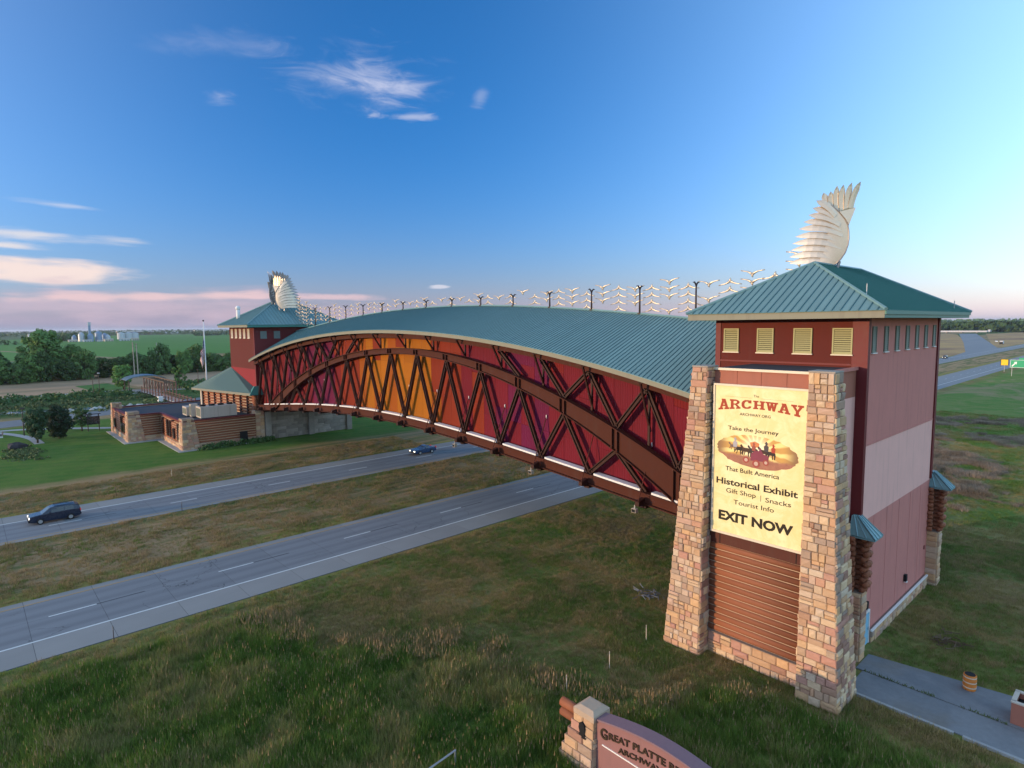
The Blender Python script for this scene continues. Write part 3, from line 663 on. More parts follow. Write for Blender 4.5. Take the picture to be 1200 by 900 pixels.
# door, lamps
dr = MB().box(X1+.003, X1+.07, 42.75, 44.0, .07, 2.2).build('door', M_door, NT_)
MB().box(X1+.003, X1+.11, 42.64, 42.747, .07, 2.3).box(X1+.003, X1+.11, 44.003, 44.11, .07, 2.3).box(X1+.003, X1+.11, 42.64, 44.11, 2.303, 2.42).build('door_frame', M_white, dr)
MB().tube([(X1+.12, 43.8, 1.05), (X1+.12, 43.8, 1.3)], .025, 6).build('handle', M_bolt, dr)
for (y, z) in ((43.3, 2.7), (51.9, 2.05)):
    lm = MB().box(X1+.003, X1+.2, y-.16, y+.16, z, z+.5).build('wall_lamp', M_black, NT_)
    MB().box(X1+.05, X1+.23, y-.12, y+.12, z-.1, z-.003).build('lamp_glass', M_white, lm)
MB().box(X1+.003, X1+.06, Y1-1.0, Y1-.85, 3.2, 3.5).build('wall_vent', M_trim, NT_)

# ------------------------------------------------------------------ billboard bay with its two stone pillars
def stone_pillar(label, xl0, xl1, xr0, xr1, yf0, yf1, yb0, yb1, h):
    """battered pillar; 0 = at the ground, 1 = at the top"""
    o = thing('stone_pillar', label, 'stone pillar', ((xl0+xr0)/2, (yf0+yb0)/2, 0), 'battered stone pillars flanking the billboard')
    i = .07
    MB().hexa([(xl0+i, yf0+i, 0), (xr0-i, yf0+i, 0), (xr0-i, yb0-i, 0), (xl0+i, yb0-i, 0), (xl1+i, yf1+i, h), (xr1-i, yf1+i, h), (xr1-i, yb1-i, h), (xl1+i, yb1-i, h)]).build('mortar_core', M_mortar, o)
    def L(a, b_, z): return a+(b_-a)*z/h
    rw = (.32, .52); J = MB()
    n = lay_stones(o, lambda z: ((L(xl0, xl1, z)+i*.2, L(yf0, yf1, z)+i, z), (L(xr0, xr1, z)-i*.2, L(yf0, yf1, z)+i, z)), .0, h, (0, -1), rw, (.36, .80), .10)
    n += lay_stones(o, lambda z: ((L(xr0, xr1, z)-i, L(yf0, yf1, z)+i*.2, z), (L(xr0, xr1, z)-i, L(yb0, yb1, z)-i*.2, z)), .0, h, (1, 0), rw, (.36, .85), .10, joined=J)
    n += lay_stones(o, lambda z: ((L(xl0, xl1, z)+i, L(yb0, yb1, z)-i*.2, z), (L(xl0, xl1, z)+i, L(yf0, yf1, z)+i*.2, z)), .0, h, (-1, 0), (.4, .6), (.5, 1.0), joined=J)
    J.build('stone_facing', M_STONES, o, kind='stuff')
    MB().box(xl1-.02, xr1+.02, yf1-.02, yb1+.02, h+.003, h+.09).build('capstone', M_greystone, o)
    return n
n1 = stone_pillar('battered sandstone pillar to the left of the yellow billboard', -22.6, -20.98, -19.93, -19.93, 34.25, 34.7, 37.0, 36.0, 18.98)
n2 = stone_pillar('battered sandstone pillar to the right of the yellow billboard, nearest corner', -13.75, -13.75, -11.42, -12.38, 34.35, 34.7, 37.3, 35.95, 18.98)
print('pillar stones', n1, n2)
SB = thing('billboard_bay', 'terracotta and log clad projecting bay between the two stone pillars', 'building bay', (-16.9, 38.5, 0))
MB().box(-20.3, -13.55, 35.62, 41.5, 17.05, 18.80).build('upper_wall', M_terracotta, SB)
MB().box(-20.3, -13.55, 35.62, 41.5, 1.5, 17.047).build('side_wall', M_pink, SB)
for k in range(4):
    x0 = -19.92 + 6.16*k/4; MB().box(x0+.012, x0+6.16/4-.012, 35.56, 35.617, 17.95, 18.80).build('stucco_panel', M_terracotta, SB)
MB().box(-20.3, -13.55, 35.62, 41.5, 18.803, 18.86).build('bay_roof', M_flatroof, SB)
MB().box(-20.4, -13.45, 35.45, 35.60, 18.803, 18.95).build('coping', M_coping, SB)
MB().box(-13.54, -13.42, 35.45, 41.5, 18.74, 18.95).build('coping', M_mauve, SB)
MB().box(-19.92, -13.76, 35.40, 35.617, 7.55, 8.32).build('steel_band', M_redband, SB)
for x in (-19.2, -14.35): MB().box(x-.02, x+.02, 35.38, 35.397, 7.56, 8.31).build('band_joint', M_black, SB)
pn = MB().box(-19.92, -13.76, 35.50, 35.617, 1.5, 7.547).build('chinked_wall', M_chink, SB)
NL = 14
for k in range(NL):
    h = 6.0/NL; z = 1.53 + h*(k+.5); q = MB()
    q.tube([(-19.92, 35.50, z), (-13.76, 35.50, z)], [h*.5-.022]*2, 10)
    q.v = [(v[0], 35.50 + min(0.0, (v[1]-35.50))*.75, v[2]) for v in q.v]
    q.build('log', M_log, pn, smooth=True)
pl = MB().box(-20.3, -13.55, 35.45, 41.5, 0, 1.497).build('stone_plinth', M_mortar, SB)
lay_stones(pl, lambda z: ((-19.92, 35.45, z), (-13.76, 35.45, z)), 0, 1.45, (0, -1), (.42, .55), (.6, 1.0), .1)
MB().box(-19.92, -13.76, 35.22, 35.44, 1.5, 1.53).build('plinth_ledge', M_mortar, SB)

# billboard sheet with flat print
BB = thing('billboard', 'tall yellow billboard reading The Archway, Take the Journey, Exit Now', 'billboard', (-16.8, 35.3, 8.4))
bx0, bx1, bz0, bz1, by = -19.62, -13.93, 8.48, 17.86, 35.20
def paper_mat():
    m = bpy.data.materials.new('printed parchment'); m.use_nodes = True; t = NT(m.node_tree); bs = t.n['Principled BSDF']; bs.inputs['Roughness'].default_value = .55
    P = t.new('ShaderNodeTexCoord').outputs['Object']
    a = t.noise(P, .9, 6.0, .65, 1.0); c = t.mix(t.step(a, .35, .7), (.70, .58, .26), (.78, .70, .40)); c = t.mix(t.math('MULTIPLY', t.step(t.noise(P, .35, 4.0, .6, 1.5), .52, .75), .6), c, (.62, .47, .18))
    t.l.new(c, bs.inputs['Base Color']); return m
M_paper = paper_mat()
MB().box(bx0, bx1, by, by+.1, bz0, bz1).build('printed_sheet', M_paper, BB)
for (a, b_, c, d) in ((bx0-.12, bx1+.12, bz1, bz1+.12), (bx0-.12, bx1+.12, bz0-.14, bz0), (bx0-.12, bx0, bz0, bz1), (bx1, bx1+.12, bz0, bz1)):
    MB().box(a, b_, by-.06, by+.14, c, d).build('frame_rail', M_coping, BB)
MB().box(bx0-.1, bx1+.1, by+.143, 35.616, bz0-.1, bz1+.1).build('backing', M_black, BB)
BW, BH = bx1-bx0, bz1-bz0
def flat_text(name, s, m, parent, origin, ux, target_w, target_h=None, cx=0.0, bold=0.0, depth=.006, warp=None, upv=Vector((0, 0, 1)), nrm=Vector((0, -1, 0))):
    """letters cut flat and laid on a face: origin is the centre of the line, ux its direction"""
    cu = bpy.data.curves.new('lettering', 'FONT'); cu.body = s; cu.size = 1.0; cu.offset = bold; cu.extrude = .002; cu.resolution_u = 3
    tmp = bpy.data.objects.new('lettering', cu); col.objects.link(tmp)
    dg = bpy.context.evaluated_depsgraph_get(); me = bpy.data.meshes.new_from_object(tmp.evaluated_get(dg)); bpy.data.objects.remove(tmp)
    co = np.array([v.co[:] for v in me.vertices]); mn = co.min(0); mx = co.max(0)
    sx = target_w/(mx[0]-mn[0]); sz = (target_h/(mx[1]-mn[1])) if target_h else sx
    org = Vector(ORG.get(parent.name, (0, 0, 0))); ux = Vector(ux)
    for v in me.vertices:
        x = (v.co.x-(mn[0]+mx[0])/2)*sx; z = (v.co.y-(mn[1]+mx[1])/2)*sz
        if warp: x, z = warp(x, z)
        d = .003 + (v.co.z+.002)/.004*depth
        v.co = Vector(origin) + ux*x + upv*z + nrm*d - org
    me.materials.clear(); me.materials.append(m)
    for p in me.polygons: p.material_index = 0
    o = bpy.data.objects.new(name, me); col.objects.link(o); o.parent = parent; ORG[o.name] = tuple(org); return o
def bpos(fu, fv): return (bx0+BW*fu, by, bz1-BH*fv)
for (s, fu, fv, wd, ht, bold) in (('ARCHWAY.ORG', .46, .180, .34, .018, .008), ('Take the Journey', .44, .283, .56, .034, .012), ('That Built America', .44, .557, .60, .030, .012),
      ('Historical Exhibit', .485, .648, .90, .044, .026), ('Gift Shop', .325, .712, .34, .041, .006), ('Snacks', .735, .720, .27, .031, .006), ('Tourist Info', .47, .778, .45, .031, .006), ('EXIT NOW', .485, .885, .83, .068, .045)):
    flat_text('printed_line', s, M_ink, BB, bpos(fu, fv), (1, 0, 0), BW*wd, BH*ht, bold=bold)
MB().box(*([bx0+BW*.547, bx0+BW*.553]), by-.006, by-.002, bz1-BH*.738, bz1-BH*.698).build('divider_rule', M_brass, BB)
flat_text('printed_line', 'The', M_ink, BB, bpos(.47, .055), (1, 0, 0), BW*.06, BH*.016, bold=.0)
# slab serif heading, letters taller towards the ends
def slab_glyph(ch):
    R_ = lambda x0, x1, y0, y1: [(x0, y0), (x1, y0), (x1, y1), (x0, y1)]
    s = .17   # slab height
    if ch == 'A': return [[(.14, 0+s), (.36, 0+s), (.64, 1), (.38, 1)], [(.68, s), (.94, s), (.66, 1), (.42, 1)], R_(.32, .72, .30, .44), R_(0, .46, 0, s), R_(.58, 1.04, 0, s), R_(.30, .66, 1-s*.8, 1)]
    if ch == 'R': return [R_(.10, .36, 0, 1), R_(0, .46, 0, s), R_(0, .60, 1-s, 1), [(.56, 1), (.78, .93), (.92, .80), (.92, .64), (.78, .50), (.56, .43), (.56, .58), (.66, .64), (.66, .80), (.56, .85)], R_(.36, .58, .43, .57), [(.48, .45), (.72, .45), (.96, s), (.70, s)], R_(.62, 1.02, 0, s)]
    if ch == 'C': return [[(.72, 1), (.34, 1), (.12, .86), (.02, .64), (.02, .36), (.12, .14), (.34, 0), (.70, 0), (.88, .10), (.92, .30), (.70, .30), (.64, .18), (.44, .17), (.32, .28), (.28, .44), (.28, .58), (.34, .74), (.46, .83), (.60, .83)], [(.66, .64), (.92, .64), (.92, 1), (.76, 1), (.60, .83)]]
    if ch == 'H': return [R_(.10, .36, 0, 1), R_(.68, .94, 0, 1), R_(.36, .68, .42, .57), R_(0, .46, 0, s), R_(.58, 1.04, 0, s), R_(0, .46, 1-s, 1), R_(.58, 1.04, 1-s, 1)]
    if ch == 'W': return [[(.10, 1-s), (.32, 1-s), (.46, 0), (.26, 0)], [(.44, 1-s), (.62, 1-s), (.46, 0), (.30, 0)], [(.46, 1-s), (.66, 1-s), (.82, 0), (.62, 0)], [(.78, 1-s), (.98, 1-s), (.82, 0), (.66, 0)], R_(0, .40, 1-s, 1), R_(.38, .70, 1-s, 1), R_(.68, 1.08, 1-s, 1)]
    if ch == 'Y': return [[(.10, 1-s), (.36, 1-s), (.60, .42), (.42, .36)], [(.68, 1-s), (.94, 1-s), (.62, .36), (.46, .40)], R_(.39, .65, 0, .44), R_(0, .48, 1-s, 1), R_(.56, 1.04, 1-s, 1), R_(.28, .76, 0, s)]
import mathutils.geometry as mgeo
def heading(txt, fu0, fu1, fv_top, h_mid, h_end):
    n = len(txt)
    for i, ch in enumerate(txt):
        q = MB()
        x0 = fu0 + (fu1-fu0)*i/n; wd = (fu1-fu0)/n*.92
        for pi_, poly in enumerate(slab_glyph(ch)):
            pts = []
            for (px_, py_) in poly:
                fu = x0 + px_*wd; c = abs((fu-(fu0+fu1)/2)/((fu1-fu0)/2)); h = h_mid + (h_end-h_mid)*c**1.6
                top = fv_top + .006*c**1.5
                pts.append(Vector((bx0+BW*fu, by-.002-.0008*pi_, bz1-BH*(top + h*(1-py_)))))
            tri = mgeo.tessellate_polygon([pts]); o = len(q.v); q.v += [tuple(p + Vector((0, -.006, 0))) for p in pts]
            for t_ in tri: 
                a_, b2, c_ = (pts[k] for k in t_); nn = (b2-a_).cross(c_-a_)
                q.f.append(tuple(o+k for k in (t_ if nn.y < 0 else t_[::-1]))); q.mi.append(0)
            m_ = len(pts); o2 = len(q.v); q.v += [tuple(p) for p in pts]
            for k in range(m_): q.f.append((o+k, o+(k+1) % m_, o2+(k+1) % m_, o2+k)); q.mi.append(0)
        q.build('printed_letter', M_letterred, BB)
heading('ARCHWAY', .040, .970, .084, .054, .076)
MB().box(bx0+BW*.12, bx0+BW*.42, by-.005, by-.001, bz1-BH*.0700, bz1-BH*.0690).box(bx0+BW*.52, bx0+BW*.86, by-.005, by-.001, bz1-BH*.0700, bz1-BH*.0690).build('hairline_rule', M_letterred, BB)
# the oval scene: sun rays behind a team of horses with a wagon, as flat printed shapes
def rays_mat():
    m = bpy.data.materials.new('printed sunburst'); m.use_nodes = True; t = NT(m.node_tree); bs = t.n['Principled BSDF']; bs.inputs['Roughness'].default_value = .55
    P = t.new('ShaderNodeTexCoord').outputs['Object']; s = t.new('ShaderNodeSeparateXYZ'); t.l.new(P, s.inputs[0])
    cx, cz = (bx0+BW*.48)+16.8, (bz1-BH*.405)-8.4
    dx = t.math('SUBTRACT', s.outputs[0], cx); dz = t.math('SUBTRACT', s.outputs[2], cz)
    ang = t.math('ARCTAN2', dz, dx); r = t.math('SQRT', t.math('ADD', t.math('POWER', t.math('ABSOLUTE', dx), 2.0), t.math('POWER', t.math('ABSOLUTE', dz), 2.0)))
    ray = t.math('SINE', t.math('ADD', t.math('MULTIPLY', ang, 17.0), t.math('MULTIPLY', t.noise(P, 1.0, 2.0), 5.0)))
    c = t.mix(t.step(ray, -.3, .7), (.50, .27, .06), (.80, .62, .22))
    c = t.mix(t.math('SUBTRACT', 1.0, t.step(r, .2, 1.2)), c, (.86, .80, .55))
    c = t.mix(t.step(r, 1.6, 2.5), c, (.20, .10, .04))
    low = t.math('SUBTRACT', 1.0, t.step(t.math('ADD', dz, t.math('ADD', t.math('MULTIPLY', dx, .04), t.math('MULTIPLY', t.noise(P, 2.0, 3.0), .3))), -.42, -.22))
    c = t.mix(low, c, t.mix(t.noise(P, 5.0, 4.0), (.16, .05, .03), (.42, .16, .10)))
    t.l.new(c, bs.inputs['Base Color']); return m
ocx, ocz, oa, ob_ = bx0+BW*.485, bz1-BH*.42, BW*.445, BH*.106
q = MB(); rr = random.Random(3); N = 64
for k in range(N):
    a = 2*math.pi*k/N; f_ = 1+rr.uniform(-.035, .03)
    q.v.append((ocx+oa*f_*math.cos(a), by-.004, ocz+ob_*f_*math.sin(a) - .06*math.cos(a)))
q.f = [tuple(range(N))]; q.mi = [0]
pic = q.build('printed_scene', rays_mat(), BB)
def silhouette(name, pts, colr, lift):
    q = MB(); P3 = [Vector((ocx+x, by-.006-lift, ocz+z)) for x, z in pts]
    for t_ in mgeo.tessellate_polygon([P3]):
        a_, b2, c_ = (P3[k] for k in t_); nn = (b2-a_).cross(c_-a_); o = len(q.v)
        q.v += [tuple(P3[k]) for k in (t_ if nn.y < 0 else t_[::-1])]; q.f.append((o, o+1, o+2)); q.mi.append(0)
    return q.build(name, pm('print ' + name + str(colr), colr, .6, .25, 3.0), pic)
def horse_pts(x, z, s):
    base = [(-.55, .30), (-.62, .46), (-.50, .56), (-.40, .42), (-.30, .30), (.18, .30), (.32, .22), (.36, 0), (.30, -.38), (.22, -.36), (.22, -.05), (.12, -.02), (.14, -.36), (.06, -.38), (.02, -.02), (-.16, -.02), (-.24, -.30), (-.32, -.34), (-.24, -.04), (-.34, .02), (-.44, -.22), (-.52, -.20), (-.40, .12), (-.44, .28)]
    return [(x+s*a, z+s*b_) for a, b_ in base]
for i, (x, z, s, cc) in enumerate(((-1.05, -.02, .72, (.025, .018, .016)), (-.55, -.05, .78, (.06, .03, .02)), (-.12, .0, .70, (.035, .03, .032)), (.55, -.02, .75, (.05, .025, .02)), (.95, -.05, .70, (.03, .02, .02)), (-1.45, .12, .55, (.16, .10, .08)))):
    silhouette('printed_horse', horse_pts(x, z, s), cc, .0006*i+.0006)
for i, (x, z, s, cc) in enumerate(((-1.35, .42, .30, (.35, .33, .36)), (-.15, .30, .26, (.30, .08, .06)), (.62, .40, .30, (.06, .05, .06)), (1.05, .34, .26, (.38, .05, .03)), (.25, -.02, .30, (.16, .04, .09)))):
    silhouette('printed_rider', [(x+s*a, z+s*b_) for a, b_ in ((-.4, -.9), (.4, -.9), (.5, .1), (.2, .35), (.25, .7), (.55, .75), (.2, .85), (.1, 1.1), (-.15, 1.1), (-.2, .85), (-.5, .75), (-.2, .7), (-.2, .35), (-.5, .1))], cc, .006+.0006*i)
silhouette('printed_wagon', [(-.35, -.55), (.75, -.5), (.8, -.15), (.45, -.05), (.35, .12), (-.05, .1), (-.3, -.1)], (.20, .04, .07), .010)
silhouette('printed_coach', [(-.35, .30), (.15, .30), (.2, .55), (-.1, .66), (-.4, .55)], (.55, .20, .08), .0003)
for i, (x, z, r_) in enumerate(((-.62, -.55, .20), (.02, -.70, .24), (.62, -.55, .18))):
    silhouette('printed_wheel', [(x+r_*math.cos(a*math.pi/8), z+r_*math.sin(a*math.pi/8)) for a in range(16)], (.30, .06, .05), .011+.0006*i)
    silhouette('printed_hub', [(x+.55*r_*math.cos(a*math.pi/6), z+.55*r_*math.sin(a*math.pi/6)) for a in range(12)], (.50, .35, .28), .0135+.0006*i)
# ------------------------------------------------------------------ the bridge hall
def tt(x): return (x+71.4)/48
def eave(x): t = tt(x); return 21.37+.26*t-4.81*t*t-.53*t**4
def bot(x): t = tt(x); return 9.25+.13*t-4.38*t*t+1.32*t**4
def arch(x): t = tt(x); return 18.91+2.58*t-11.59*t*t-1.03*t**4
def archb(x): t = tt(x); return 18.16+2.73*t-12.57*t*t-2.65*t**4
def ridge(x): t = tt(x); return 24.41+.23*t-3.76*t*t+.59*t**4
XE, XW = -23.16, -119.6
BY = 6.18; NODE0 = -29.2
nodes = [NODE0 - BY*k for k in range(-1, 15)]; mids = [x - BY/2 for x in nodes]
BR = thing('bridge_hall', 'long arched covered hall spanning the highway with teal roof and red and orange wall panels', 'bridge', (-71.4, 49.7, 0))
def swept(name, parent, m, f0, f1, y0, y1, xa, xb, n=48, smooth=False):
    """bar following two curves in x, solid between y0 and y1"""
    q = MB()
    for i in range(n+1):
        x = xa+(xb-xa)*i/n; a, b_ = f0(x), f1(x)
        q.v += [(x, y0, a), (x, y0, b_), (x, y1, b_), (x, y1, a)]
    for i in range(n):
        o = 4*i
        for k in range(4): q.f.append((o+k, o+4+k, o+4+(k+1) % 4, o+(k+1) % 4)); q.mi.append(0)
    q.f += [(0, 1, 2, 3), (4*n+3, 4*n+2, 4*n+1, 4*n)]; q.mi += [0, 0]
    return q.build(name, m, parent)
# roof: front slope panel by panel, back slope joined
brf = swept('roof', BR, M_fascia, lambda x: eave(x)-.42, lambda x: eave(x)-.03, 40.20, 40.32, XE, XW)
EY, RY = 40.15, 49.75
np_ = 240
for i in range(np_):
    xa = XE + (XW-XE)*i/np_; xb = XE + (XW-XE)*(i+1)/np_ ; q = MB()
    A, B, C, D = (xa, EY, eave(xa)), (xb, EY, eave(xb)), (xb, RY, ridge(xb)), (xa, RY, ridge(xa))
    q.hexa([(p[0], p[1], p[2]-.03) for p in (B, A, D, C)] + [B, A, D, C])
    xr = xa-.05
    q.hexa([A, D, (xr, RY, ridge(xr)), (xr, EY, eave(xr)), (A[0], A[1], A[2]+.06), (D[0], D[1], D[2]+.06), (xr, RY, ridge(xr)+.06), (xr, EY, eave(xr)+.06)], 1)
    q.build('roof_panel', [M_roof, M_roofdark], brf)
q = MB()
for i in range(np_):
    xa = XE + (XW-XE)*i/np_; xb = XE + (XW-XE)*(i+1)/np_
    A, B, C, D = (xa, 59.4, eave(xa)), (xb, 59.4, eave(xb)), (xb, RY+.01, ridge(xb)), (xa, RY+.01, ridge(xa))
    q.hexa([(p[0], p[1], p[2]-.03) for p in (A, B, C, D)] + [A, B, C, D])
q.build('back_roof_slope', M_roof, brf)
q = MB(); N = 60
for i in range(N+1):
    x = XE+(XW-XE)*i/N; q.v.append((x, RY, ridge(x)+.07))
MB().tube(q.v, .13, 6).build('ridge_cap', M_roof, brf)
def soff(x): return eave(x) - .45
swept('soffit', BR, M_trim, lambda x: eave(x)-.20, lambda x: eave(x)-.12, 40.33, 42.3, XE, XW)
swept('top_chord', BR, M_steel, lambda x: eave(x)-1.05, lambda x: eave(x)-.36, 41.15, 41.55, XE, XW)
swept('bottom_chord', BR, M_steel, lambda x: bot(x)+.1, lambda x: bot(x)+.92, 41.30, 41.50, XE, XW)
swept('chord_flange', BR, M_steel, lambda x: bot(x), lambda x: bot(x)+.097, 41.02, 41.75, XE, XW)
swept('chord_flange', BR, M_steel, lambda x: bot(x)+.923, lambda x: bot(x)+1.0, 41.02, 41.75, XE, XW)
swept('floor_deck', BR, M_steel, lambda x: bot(x)+.25, lambda x: bot(x)+.8, 41.76, 57.7, XE, XW)
swept('back_wall', BR, M_crimson, lambda x: bot(x)+.2, lambda x: eave(x)-.15, 57.705, 57.9, XE, XW)
# arch girder
XA = XE; XB = -112.5
ar = swept('arch_girder', BR, M_steel, lambda x: max(archb(x), bot(x)+.1)+.08, lambda x: max(arch(x), bot(x)+.6)-.08, 41.22, 41.34, XA, XB, 72)
swept('girder_flange', ar, M_steel, lambda x: max(arch(x), bot(x)+.6)-.08, lambda x: max(arch(x), bot(x)+.6), 40.95, 41.62, XA, XB, 72)
swept('girder_flange', ar, M_steel, lambda x: max(archb(x), bot(x)+.1), lambda x: max(archb(x), bot(x)+.1)+.08, 40.95, 41.62, XA, XB, 72)
for x in mids:
    if x < XB or x > XA-1: continue
    for d in (-.28, .28):
        za, zb = max(archb(x+d), bot(x+d)+.1)+.08, max(arch(x+d), bot(x+d)+.6)-.08
        if zb-za > .2: MB().box(x+d-.06, x+d+.06, 40.98, 41.218, za, zb).build('stiffener', M_steel, ar)
M_diag = pm('dark brown steel with truss shade', (.034, .009, .006), 0.62, 0.2, 2.0, objvar=.12)  # shadow between the flanges of the diagonals is put into this darker colour
def hbar(name, a, b_, parent, w_=.40, y=41.42):
    """H section member in the truss plane: two flanges and a web"""
    a = Vector((a[0], y, a[1])); b_ = Vector((b_[0], y, b_[1])); d = (b_-a).normalized(); n = Vector((-d.z, 0, d.x)); q = MB()
    for s in (-1, 1): q.bar(a+n*s*(w_/2-.04), b_+n*s*(w_/2-.04), .34, .09, up=n)
    q.bar(a, b_, .06, w_-.17, up=n)
    return q.build(name, M_diag, parent)
for i, x in enumerate(mids):
    for xn in (x+BY/2, x-BY/2):
        if not (XW+1 < xn < XE+1.5): continue
        za, zc = max(archb(x), bot(x)+.1), bot(xn)+1.0
        if XB < x and za-bot(x)-1 > .7 and xn < XE: hbar('truss_diagonal', (xn, zc), (x, za), BR)
        zt = eave(min(xn, XE))-1.05; zb = max(arch(x), bot(x)+1.0)
        if x < XE and zt-zb > 2.3 and x > XW: hbar('truss_diagonal', (x, zb), (min(xn, XE-.3), zt), BR)
for x in nodes:
    if not (XW+.5 < x < XE-.3): continue
    zb = max(arch(x), bot(x)+1.0)
    if eave(x)-1.05-zb > .5: MB().bar((x, 41.75, zb), (x, 41.75, eave(x)-.4), .14, .2, up=(1, 0, 0)).build('wall_post', M_diag, BR)
    # knee brace out to the eave, and the stub beam with its rod below the floor
    ln = min(4.3, max(1.3, eave(x)-arch(x)-.2))
    q = MB().bar((x, 40.42, eave(x)-.45), (x-.02, 41.95, eave(x)-.45-ln), .16, .16, up=(1, 0, 0)); q.box(x-.22, x+.22, 40.38, 41.14, eave(x)-.60, eave(x)-.21); q.build('eave_brace', M_diag, BR)
    q = MB(); zb = bot(x); q.hexa([(x-.2, 40.15, zb+.05), (x+.2, 40.15, zb+.05), (x+.2, 41.0, zb-.12), (x-.2, 41.0, zb-.12), (x-.2, 40.15, zb+.42), (x+.2, 40.15, zb+.42), (x+.2, 41.0, zb+.62), (x-.2, 41.0, zb+.62)])
    q.box(x-.28, x+.28, 41.0, 56.5, zb-.3, zb-.005); q.build('floor_beam', M_diag, BR)
    MB().bar((x+.05, 40.25, zb+.4), (x+.05, 42.1, zb+4.9), .06, .06).build('tie_rod', M_steel, BR)
    MB().box(x+.02, x+.10, 42.05, 42.15, zb+4.75, zb+5.1).build('rod_end', M_white, BR)
    for d in (-.55, .55): pass
# pale light shelves along the chord, one per bay
for x in nodes + [nodes[0]+BY]:
    xa, xb = x-.42, x-BY+.72
    if xa > XE-.3: xa = XE-.3
    if xb < XW+.8 or xa-xb < 1.0: continue
    q = MB(); n = 6
    for i in range(n+1):
        xx = xa+(xb-xa)*i/n; z = bot(xx)+1.03; q.v += [(xx, 41.12, z), (xx, 41.12, z+.17), (xx, 41.85, z+.17), (xx, 41.85, z)]
    for i in range(n):
        for k in range(4): q.f.append((4*i+k, 4*i+4+k, 4*i+4+(k+1) % 4, 4*i+(k+1) % 4)); q.mi.append(0)
    q.f += [(0, 1, 2, 3), (4*n+3, 4*n+2, 4*n+1, 4*n)]; q.mi += [0, 0]
    q.build('light_shelf', M_white, BR)
# coloured wall panels
def corr(name, colr):
    m = pm(name, colr, 0.65, 0.16, .9, stretch=(1, 1, .25), objvar=.07, spec=.12)
    t = NT(m.node_tree); bs = t.n['Principled BSDF']; P = t.new('ShaderNodeTexCoord').outputs['Object']; s = t.new('ShaderNodeSeparateXYZ'); t.l.new(P, s.inputs[0])
    hgt = t.step(t.math('SINE', t.math('MULTIPLY', s.outputs[0], 2*math.pi/.26)), -.35, .35)
    bn = t.new('ShaderNodeBump'); bn.inputs['Strength'].default_value = .8; bn.inputs['Distance'].default_value = .05; t.l.new(hgt, bn.inputs['Height']); t.l.new(bn.outputs[0], bs.inputs['Normal'])
    return m
PC = dict(o=corr('amber panel', (.33, .108, .007)), oo=corr('orange panel', (.28, .070, .007)), r=corr('orange red panel', (.195, .024, .009)), d=corr('red panel', (.155, .010, .012)), c=corr('crimson panel', (.140, .008, .018)), m=corr('magenta panel', (.118, .007, .040)))
pr = random.Random(11)
def pick(x, fz):
    """panel colour along the hall, fz 0..1 up the wall"""
    j = x + pr.uniform(-1.6, 1.6)
    if j > -40: s = 'ddcd' if fz > .45 else 'cmcc'
    elif j > -50: s = 'cmcd' if fz < .5 else 'mcd'
    elif j > -56: s = 'drdc'
    elif j > -61: s = 'rrdr' if fz > .5 else 'rro'
    elif j > -77: s = 'ooO' if fz < .72 else 'oOr'
    elif j > -83: s = 'rOr' if fz < .6 else 'rrd'
    elif j > -89: s = 'rdr'
    elif j > -96: s = 'cmdm'
    elif j > -106: s = 'cmcd'
    else: s = 'cdd'
    k = pr.choice(s); return PC[{'O': 'oo'}.get(k, k)]
ns = 48; Wy = 42.2
for i in range(ns):
    xa = XE+(XW-XE)*i/ns-.012; xb = XE+(XW-XE)*(i+1)/ns+.012; xm = (xa+xb)/2
    z0 = bot(xm)+.5; z1 = eave(xm)+.05; hgt = z1-z0
    br_ = sorted([.36+.10*pr.choice((-1, 0, 1)), .72+.08*pr.choice((-1, 0, 1))]); cuts = [0] + br_ + [1]; last = None
    for a, b_ in zip(cuts[:-1], cuts[1:]):
        m_ = pick(xm, (a+b_)/2)
        if last and pr.random() < .7: m_ = last
        last = m_
        za, zb = lambda x: bot(x)+.5+(eave(x)+.05-bot(x)-.5)*a, lambda x: bot(x)+.5+(eave(x)+.05-bot(x)-.5)*b_
        e_ = .008; yo = pr.uniform(0, .02)
        MB().hexa([(xa, Wy-yo, za(xa)+e_), (xb, Wy-yo, za(xb)+e_), (xb, Wy+.08, za(xb)+e_), (xa, Wy+.08, za(xa)+e_), (xa, Wy-yo, zb(xa)-e_), (xb, Wy-yo, zb(xb)-e_), (xb, Wy+.08, zb(xb)-e_), (xa, Wy+.08, zb(xa)-e_)]).build('wall_panel', m_, BR)
swept('wall_backing', BR, M_black, lambda x: bot(x)+.4, lambda x: eave(x)-.1, Wy+.083, Wy+.2, XE, XW)

# ------------------------------------------------------------------ roof sculpture: bronze posts and a screen of steel birds
def bird_mesh():
    q = MB(); 
    for s in (-1, 1):
        pts = [(0, 0, 0), (.22*s, -.02, .14), (.50*s, .0, .25), (.80*s, .02, .30), (1.07*s, .0, .34)]
        q.tube(pts, [.12, .10, .058, .05, .048], 5)
    q.tube([(0, 0, .08), (0, 0, -.12), (.05, 0, -.27)], [.12, .11, .03], 5)
    q.tube([(0, 0, 0), (-.05, -.14, .10)], [.07, .03], 5)
    return q.mesh('steel_bird', M_sculpt, smooth=True)
BIRD = bird_mesh(); br2 = random.Random(5)
PX = [-29.87 - 6.19*k for k in range(14)]
postp = []
fk = MB()
for s in (-1, 1): fk.tube([(0, 0, -.35), (0, .10*s, -.12), (0, .30*s, .05), (0, .55*s, .02)], [.07, .08, .075, .03], 6)
FK = fk.mesh('forked_top', M_post, smooth=True)
